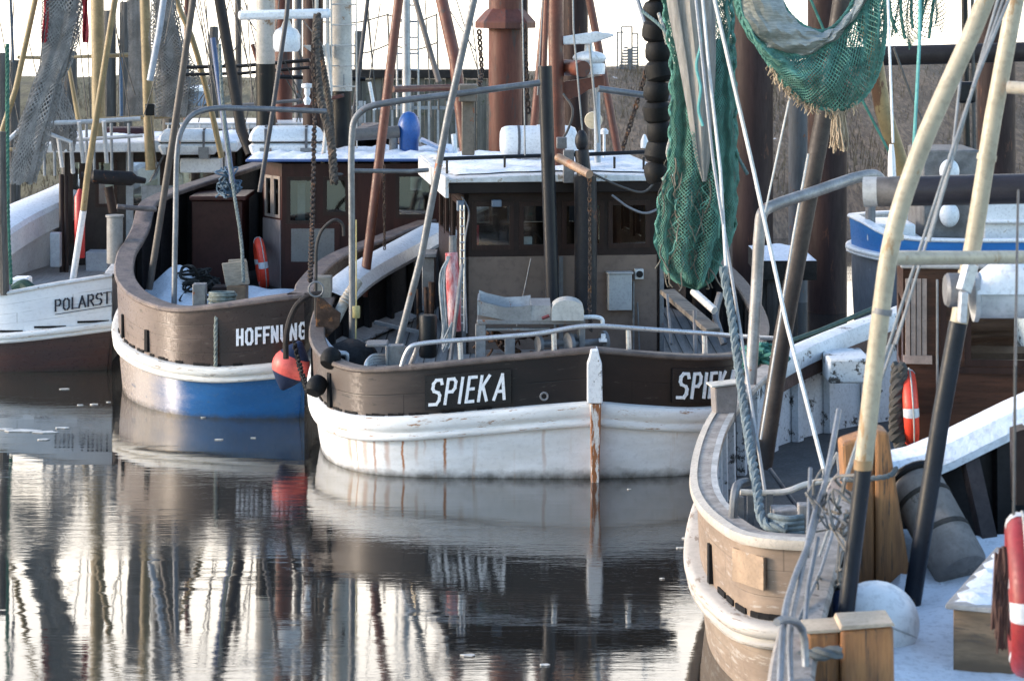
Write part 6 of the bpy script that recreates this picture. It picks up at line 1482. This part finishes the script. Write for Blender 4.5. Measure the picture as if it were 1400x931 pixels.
px([(1318, -40, 40), (1322, 210, 40)], 9, black_p, 'mast', blu); px([(1329, -40, 40), (1332, 215, 40)], 5, wire_m, 'stay', blu, 6)
mb = MB(); pbox(mb, 1311, 112, 1335, 141, 36.6, 36.9); mb.build('deck_lamp', black_p, blu, bevel=.04)
for (y0, y1, s_) in ((222, 246, 'upper'), (281, 306, 'lower')):
    mb = MB(); c = P(1298, (y0+y1)/2, 38.3); mb.ball(c, .17, .95, .6, 1.15); tag(mb.build('oval_fender', white_gel), '%s of two white oval fenders on the grey cabin of the blue boat' % s_, 'fender', 'white fenders on the blue boat')
# snow covered jetty between the boats
jt = thing('jetty', 'small jetty with snow on its planks beside the purple brown pile', 'jetty', (5.2, 40, 0))
mb = MB(); a, b = P(1043, 352, 40), P(1084, 352, 40); mb.box((a.x, 40, 1.3), (b.x+.4, 42.5, 1.62)); mb.build('planks', mat('jetty_wood', (.045, .04, .035), .8, var=.5), jt, bevel=.01)
rows = [[(a.x+(b.x-a.x+.4)*k/12, 40.02+2.45*j/8, 1.622+(0 if min(k, 12-k, j, 8-j) == 0 else .05+.02*math.sin(k+j*2))) for k in range(13)] for j in range(9)]
MB().grid(rows).build('planks_snow', snow_m, jt)
for x in (a.x+.2, b.x):
    for y in (40.2, 42.2): MB().lathe([(.11, -1.5), (.11, 1.29)], (x, y, 0), seg=10).build('leg', wood_pile, jt)

# ------------------------------------------------------------------ dark cutter moored far behind HOFFNUNG
dk = thing('fishing_boat', 'dark far cutter with white cabin roof and brown masts behind the cutter HOFFNUNG', 'boat', (-5, 52.5, 0), 'fishing boats moored side by side')
hk = Hull(dk, [(-8.0,52.6,1.0,1.9),(-7.2,53.6,.9,1.7),(-5,54.2,.9,1.65),(-2.6,53.7,1.1,1.95),(-1.4,52.6,1.4,2.4)], [(-8.0,52.6,1.0,1.9),(-7.3,51.6,.9,1.7),(-5,51.0,.9,1.65),(-2.6,51.5,1.1,1.95),(-1.4,52.6,1.4,2.4)], 1.0)
hk.lower('hull', hull_mat('hull_far_dark', (.03, .035, .045), seams=0)); hk.strake('rubbing_strake', white_p, h=.14, out=.08); hk.bulwark('bulwark', MATS['bulwark_brown'], inner_dark, dz=.06); hk.rail('cap_rail', MATS['rail_weathered']); hk.deck(deck_grey)
fr = Frame((-6.9, 51.9, 0), 0); ow = [(.2, .7, 2.3, 2.9), (.9, 1.4, 2.3, 2.9), (1.6, 2.1, 2.3, 2.9)]
wb = MB().wall(fr, 2.3, 1.0, 3.15, ow, .06); wb.box((0, 1.5, 1.0), (2.3, 1.56, 3.15), fr); wb.box((0, .062, 1.0), (.06, 1.498, 3.15), fr); wb.box((2.24, .062, 1.0), (2.3, 1.498, 3.15), fr)
wo = wb.build('wheelhouse', brown_d, dk, smooth=False)
for o in ow: window(fr, o, brown_w, wo)
mb = MB(); mb.box((-.2, -.25, 3.152), (2.5, 1.7, 3.3), fr); mb.build('roof', white_p, wo, bevel=.04)
for pts, w, m in (([(324, -120, 52), (326, 60, 52), (328, 250, 52)], 9, MATS['pole_brown_grey']), ([(256, -120, 52.2), (254, 230, 52.2)], 7, redox), ([(350, 104, 51.8), (500, 108, 51.8)], 6, black_p), ([(225, 152, 51.8), (420, 136, 51.8)], 5, dull), ([(405, 60, 51.6), (450, 210, 51.6)], 7, MATS['pole_brown_grey']), ([(345, 60, 51.6), (395, 230, 51.6)], 6, redox), ([(510, -60, 51.7), (476, 220, 51.7)], 6, MATS['pole_slate'])):
    px(pts, w, m, 'spar', dk, 10)
for (a, b) in (((324, -40), (268, 180)), ((324, -40), (380, 180)), ((256, -40), (220, 170)), ((256, -40), (310, 175)), ((330, 10), (430, 170)), ((326, 60), (236, 190)), ((440, -20), (404, 175)), ((498, -20), (520, 190)), ((350, 104), (330, 190)), ((400, 106), (415, 190)), ((470, 107), (460, 190))):
    px([(*a, 51.9), (*b, 51.9)], 1.8, wire_m, 'stay', dk, 5)
mb = MB()
for q in (230, 252, 274, 296, 318, 340, 362, 384, 406, 428): mb.tube([P(q, 168, 51.2), P(q, 205, 51.2)], .022, 6)
for y in (169, 186): mb.tube([P(226, y, 51.2), P(432, y, 51.2)], .022, 6)
mb.build('railing', MATS['rail_white_grey'], dk)

# ------------------------------------------------------------------ the green nets and the black rollers
net_green = mat('net_green', (.105, .28, .225), .85, var=.45, scale=9, bump=0)
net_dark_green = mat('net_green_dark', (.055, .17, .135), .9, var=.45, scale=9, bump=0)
def lerp_tab(tab, y):
    if y <= tab[0][0]: return tab[0][1]
    for (a, x), (b, x2) in zip(tab, tab[1:]):
        if y <= b: return x+(x2-x)*(y-a)/(b-a)
    return tab[-1][1]
def hang_net():
    Y = 27.0; root = thing('hanging_trawl_net', 'long green trawl net hanging between the black rollers and the white ropes', 'fishing net', P(950, 392, Y), 'green trawl nets hung up to dry')
    xl = [(-90, 912), (0, 906), (80, 918), (140, 918), (230, 915), (270, 902), (330, 897), (365, 905), (385, 925), (394, 950)]
    xr = [(-90, 990), (0, 1000), (100, 1004), (250, 1007), (320, 1003), (345, 992), (370, 982), (385, 972), (394, 955)]
    random.seed(2)
    def layer(dep, sc, ph):
        def f(u, v):
            y = -90+484*v; a, b = lerp_tab(xl, y), lerp_tab(xr, y); m, w = (a+b)/2, (b-a)/2
            th = 2*math.pi*u; k = sc*(1+.05*math.sin(7*th+ph+v*5))
            d = dep*(1+.35*math.sin(9*th+ph*2))*(.5+.5*min(1, v*1.6))*min(1, w/30)
            return P(m+w*k*math.cos(th)+1.5*math.sin(v*60+th*3), y+2*math.sin(th*4+ph), Y)+Vector((0, d*math.sin(th), 0))
        return f
    netting(layer(.30, 1.0, 0), 70, 190, .0043, 'outer_netting', net_green, root)
    netting(layer(.22, .86, 2), 46, 130, .0036, 'inner_netting', net_dark_green, root)
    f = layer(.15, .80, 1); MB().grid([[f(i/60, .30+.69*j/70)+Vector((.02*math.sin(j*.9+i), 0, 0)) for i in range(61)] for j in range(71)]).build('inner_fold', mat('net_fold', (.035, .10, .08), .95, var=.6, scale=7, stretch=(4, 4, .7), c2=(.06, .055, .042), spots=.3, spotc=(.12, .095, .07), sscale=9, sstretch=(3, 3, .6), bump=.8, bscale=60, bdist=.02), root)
    # selvedges down both sides
    for tab, s_ in ((xl, 1), (xr, -1)):
        mb = MB(); q = [P(lerp_tab(tab, y)+2*s_*math.sin(y*.2), y, Y-.06+.03*math.sin(y*.35)) for y in range(-90, 335, 6)]; twist(mb, q, .02)
        for i in range(0, len(q), 2): mb.ball(q[i], .022, seg=6, rings=4)
        mb.build('selvedge', net_green, root)
    # pale cloth lining above, brown tangled twine below
    c = smooth_path([(*P(x, y, Y-.02), PW(w, Y)/2) for x, y, w in ((938, -90, 70), (942, 0, 62), (950, 80, 48), (955, 150, 34), (958, 215, 18), (960, 245, 5))], 8)
    rows = []
    for i, q in enumerate(c):
        rows.append([Vector((q[0]+math.cos(2*math.pi*k/30)*q[3]*(1+.10*math.sin(6*2*math.pi*k/30+i*.03)), q[1]-.30+math.sin(2*math.pi*k/30)*q[3]*.45*(1+.4*math.sin(7*2*math.pi*k/30)), q[2])) for k in range(31)])
    MB().grid(rows).build('cloth_lining', mat('cloth_grey_beige', (.30, .285, .26), .95, var=.3, scale=5, stretch=(6, 6, .5), bump=.5), root)
    MB().tube(smooth_path([P(x, y, Y-.56) for x, y in ((955, 30), (958, 60), (952, 90), (958, 120), (955, 150), (961, 172))], 5), .018, 6).build('turquoise_cord', MATS['rope_turquoise'], root)
    mb = MB(); random.seed(9)
    for i in range(150):
        x = random.uniform(910, 975); y = random.uniform(215, 350); q = [P(x, y, Y+random.uniform(-.28, .1))]
        for k in range(4): q.append(q[-1]+Vector((random.uniform(-.08, .08), random.uniform(-.05, .05), -random.uniform(.04, .16))))
        zmin = P(0, 392, Y).z; q = [Vector((p.x, p.y, max(zmin, p.z))) for p in q]; mb.tube(smooth_path(q, 3), random.uniform(.004, .010), 4)
    o = mb.build('tangled_twine', mat('twine_brown', (.17, .15, .12), .95, var=.5, scale=6), root); o['kind'] = 'stuff'
    mb = MB(); random.seed(10)
    for i in range(60):
        x = random.uniform(918, 978); y = random.uniform(235, 335); q = [P(x, y, Y+random.uniform(-.3, .1))]
        for k in range(4): q.append(q[-1]+Vector((random.uniform(-.10, .10), random.uniform(-.05, .05), -random.uniform(.03, .14))))
        zmin = P(0, 393, Y).z; q = [Vector((p.x, p.y, max(zmin, p.z))) for p in q]; mb.tube(smooth_path(q, 3), random.uniform(.005, .011), 4)
    o = mb.build('green_twine', net_green, root); o['kind'] = 'stuff'
hang_net()
def bowl_net():
    root = thing('slung_trawl_net', 'bowl of green netting with pale cloth rim slung over the dark leaning spar', 'fishing net', P(1120, 150, 23.5), 'green trawl nets hung up to dry'); Y = 23.5
    low = smooth_path([(1004, -50), (1013, 20), (1034, 60), (1052, 88), (1078, 120), (1110, 143), (1146, 150), (1180, 133), (1203, 90), (1211, 30), (1214, -60)], 8)
    up = smooth_path([(1040, -70), (1060, -20), (1076, 14), (1098, 35), (1125, 43), (1144, 33), (1163, 8), (1178, -30), (1188, -70)], 8)
    mid = smooth_path([(1003, -60), (1011, 18), (1033, 54), (1060, 70), (1095, 77), (1128, 64), (1158, 38), (1184, 2), (1196, -30), (1204, -65)], 8)
    def at(c, u):
        f = u*(len(c)-1); i = min(int(f), len(c)-2); return c[i].lerp(c[i+1], f-i)
    def sheet(A, B, bulge, s_):
        def f(u, v):
            a, b = at(A, u), at(B, u); p = a.lerp(b, v)
            return P(p.x+1.2*math.sin(u*70+v*9), p.y+1.5*math.sin(u*55-v*7), Y)+Vector((0, s_*bulge*math.sin(math.pi*(.12+.88*v) if v < 1 else math.pi)+.03*math.sin(u*40+v*12), 0))
        return f
    netting(sheet(mid, low, .34, -1), 74, 26, .0055, 'front_netting', net_green, root)
    netting(sheet(mid, low, .34, 1), 60, 22, .0050, 'back_netting', net_dark_green, root)
    netting(sheet(up, low, .5, 1), 44, 34, .0050, 'inner_netting', net_dark_green, root)
    f = sheet(up, mid, .18, -1); g = lambda u, v: f(u, v)+Vector((0, -.02+.012*math.sin(v*34+u*6), 0))
    MB().grid([[g(i/70, j/12) for i in range(71)] for j in range(13)]).build('cloth_rim', mat('cloth_pale_green_grey', (.36, .375, .35), .95, var=.35, scale=9, stretch=(1, 1, 7), bump=.3, bscale=30), root)
    mb = MB(); twist(mb, [P(p.x, p.y, Y-.03) for p in mid[::4]], .03); twist(mb, [P(p.x, p.y, Y) for p in low[::4]], .022); twist(mb, [P(p.x, p.y, Y-.02) for p in up[::4]], .022); mb.build('edge_ropes', net_green, root)
    mb = MB(); random.seed(14)
    for i in range(120):
        u = random.uniform(.30, .68); p = at(low, u); L = random.uniform(.04, .12); q = [P(p.x, p.y-2, Y+random.uniform(-.08, .08))]
        for k in range(4): q.append(q[-1]+Vector((random.uniform(-.02, .02), random.uniform(-.02, .02), -L/4)))
        mb.tube(q, random.uniform(.003, .008), 4)
    for i in range(46):
        q = [P(1148+random.uniform(-9, 8), 152, Y+random.uniform(-.06, .06))]
        for k in range(4): q.append(q[-1]+Vector((random.uniform(-.02, .026), random.uniform(-.02, .02), -random.uniform(.05, .115))))
        mb.tube(q, random.uniform(.004, .011), 4)
    o = mb.build('frayed_fringe', mat('fringe_straw', (.42, .33, .23), .95, var=.4), root); o['kind'] = 'stuff'
bowl_net()
def corner_net():
    root = thing('slung_trawl_net', 'small loose green net high behind the turquoise rope', 'fishing net', P(1250, 60, 26), 'green trawl nets hung up to dry')
    def f(u, v):
        x = 1212+76*u; dip = 62-170*(u-.42)**2 if u < .8 else 38; y = -60+v*(dip+60+6*math.sin(u*20)); return P(x+3*math.sin(v*9+u*14), y, 26)+Vector((0, .12*math.sin(u*26+v*3), 0))
    netting(f, 26, 34, .005, 'netting', net_dark_green, root)
    mb = MB()
    for k in range(5): mb.tube(smooth_path([P(1214+k*17, -40, 26), P(1218+k*14, 20, 25.9), P(1226+k*11, 45+8*math.sin(k*2), 25.9)], 5), .018, 6)
    mb.build('bunched_cords', net_dark_green, root)
corner_net()
# black rubber rollers threaded on a line
pts = [(897, -40+k*27.5) for k in range(11)]
for k, (x, y) in enumerate(pts):
    q = P(898+2.2*math.sin(k*1.7)+.25*k, y, 28.2); ax = Vector((.25*math.sin(k*2.3), .18*math.cos(k*1.3), 1)).normalized(); h = PW(30, 28.2)/2; r = .158+.008*math.sin(k*3)
    mb = MB(); mb.lathe([(.03, -h*1.02), (r*.72, -h*.98), (r*.97, -h*.62), (r*1.02, 0), (r*.97, h*.62), (r*.72, h*.98), (.03, h*1.02)], q, ax, 20)
    o = mb.build('roller', rubber); tag(o, 'black rubber roller in the hanging string left of the green net', 'roller', 'black rollers strung left of the green net')
mb = MB(); mb.tube([P(897, -60, 28.2), P(901, 250, 28.2)], .02, 8); o = tag(mb.build('roller_line', wire_g), 'line threading the black rollers left of the green net', 'rope')
mb = MB(); twist(mb, [P(900, 18, 27.95), P(907, 38, 27.9), P(912, 60, 27.95)], .022); tag(mb.build('lashing_rope', rope_beige), 'pale lashing near the top of the string of black rollers', 'rope'); mb = MB(); twist(mb, [P(916, 190, 27.9), P(912, 210, 27.85), P(919, 232, 27.9), P(905, 245, 27.9)], .018); tag(mb.build('lashing_rope', rope_beige), 'pale lashing round the lowest of the black rollers', 'rope')
px([(868, -80, 28.6), (872, 0, 28.5), (886, 45, 28.3)], 6, mat('line_blue_grey', (.24, .27, .31), .6, var=.15), 'stay', spieka, 8)

# thin ice flakes drifting on the still water
mb = MB(); random.seed(77)
for (x, y, w) in ((30, 588, 60), (62, 590, 40), (85, 584, 24), (88, 531, 16), (110, 553, 10), (128, 552, 14), (148, 549, 8), (5, 586, 30), (640, 895, 26), (745, 908, 18), (940, 735, 26), (930, 748, 14), (60, 600, 20), (278, 570, 8), (300, 600, 14), (346, 598, 10), (905, 790, 8), (860, 668, 6)):
    c = PZ(x, y, .006); r = PW(w, c.y)/2; n = 11; q = []
    for k in range(n):
        a = 2*math.pi*k/n; rr = random.uniform(.6, 1.0); q.append((c.x+math.cos(a)*r*rr, c.y+math.sin(a)*min(.12, r*.5)*rr, 0))
    i = mb.add([(a, b, .003) for a, b, _ in q]+[(a, b, .012) for a, b, _ in q]); mb.face([i+n+k for k in range(n)])
    for k in range(n): mb.face((i+k, i+(k+1) % n, i+n+(k+1) % n, i+n+k))
tag(mb.build('ice_flakes', mat('ice_pale', (.60, .58, .54), .5, var=.2), smooth=False), 'thin pale ice flakes drifting on the dark water', 'ice', kind='stuff')
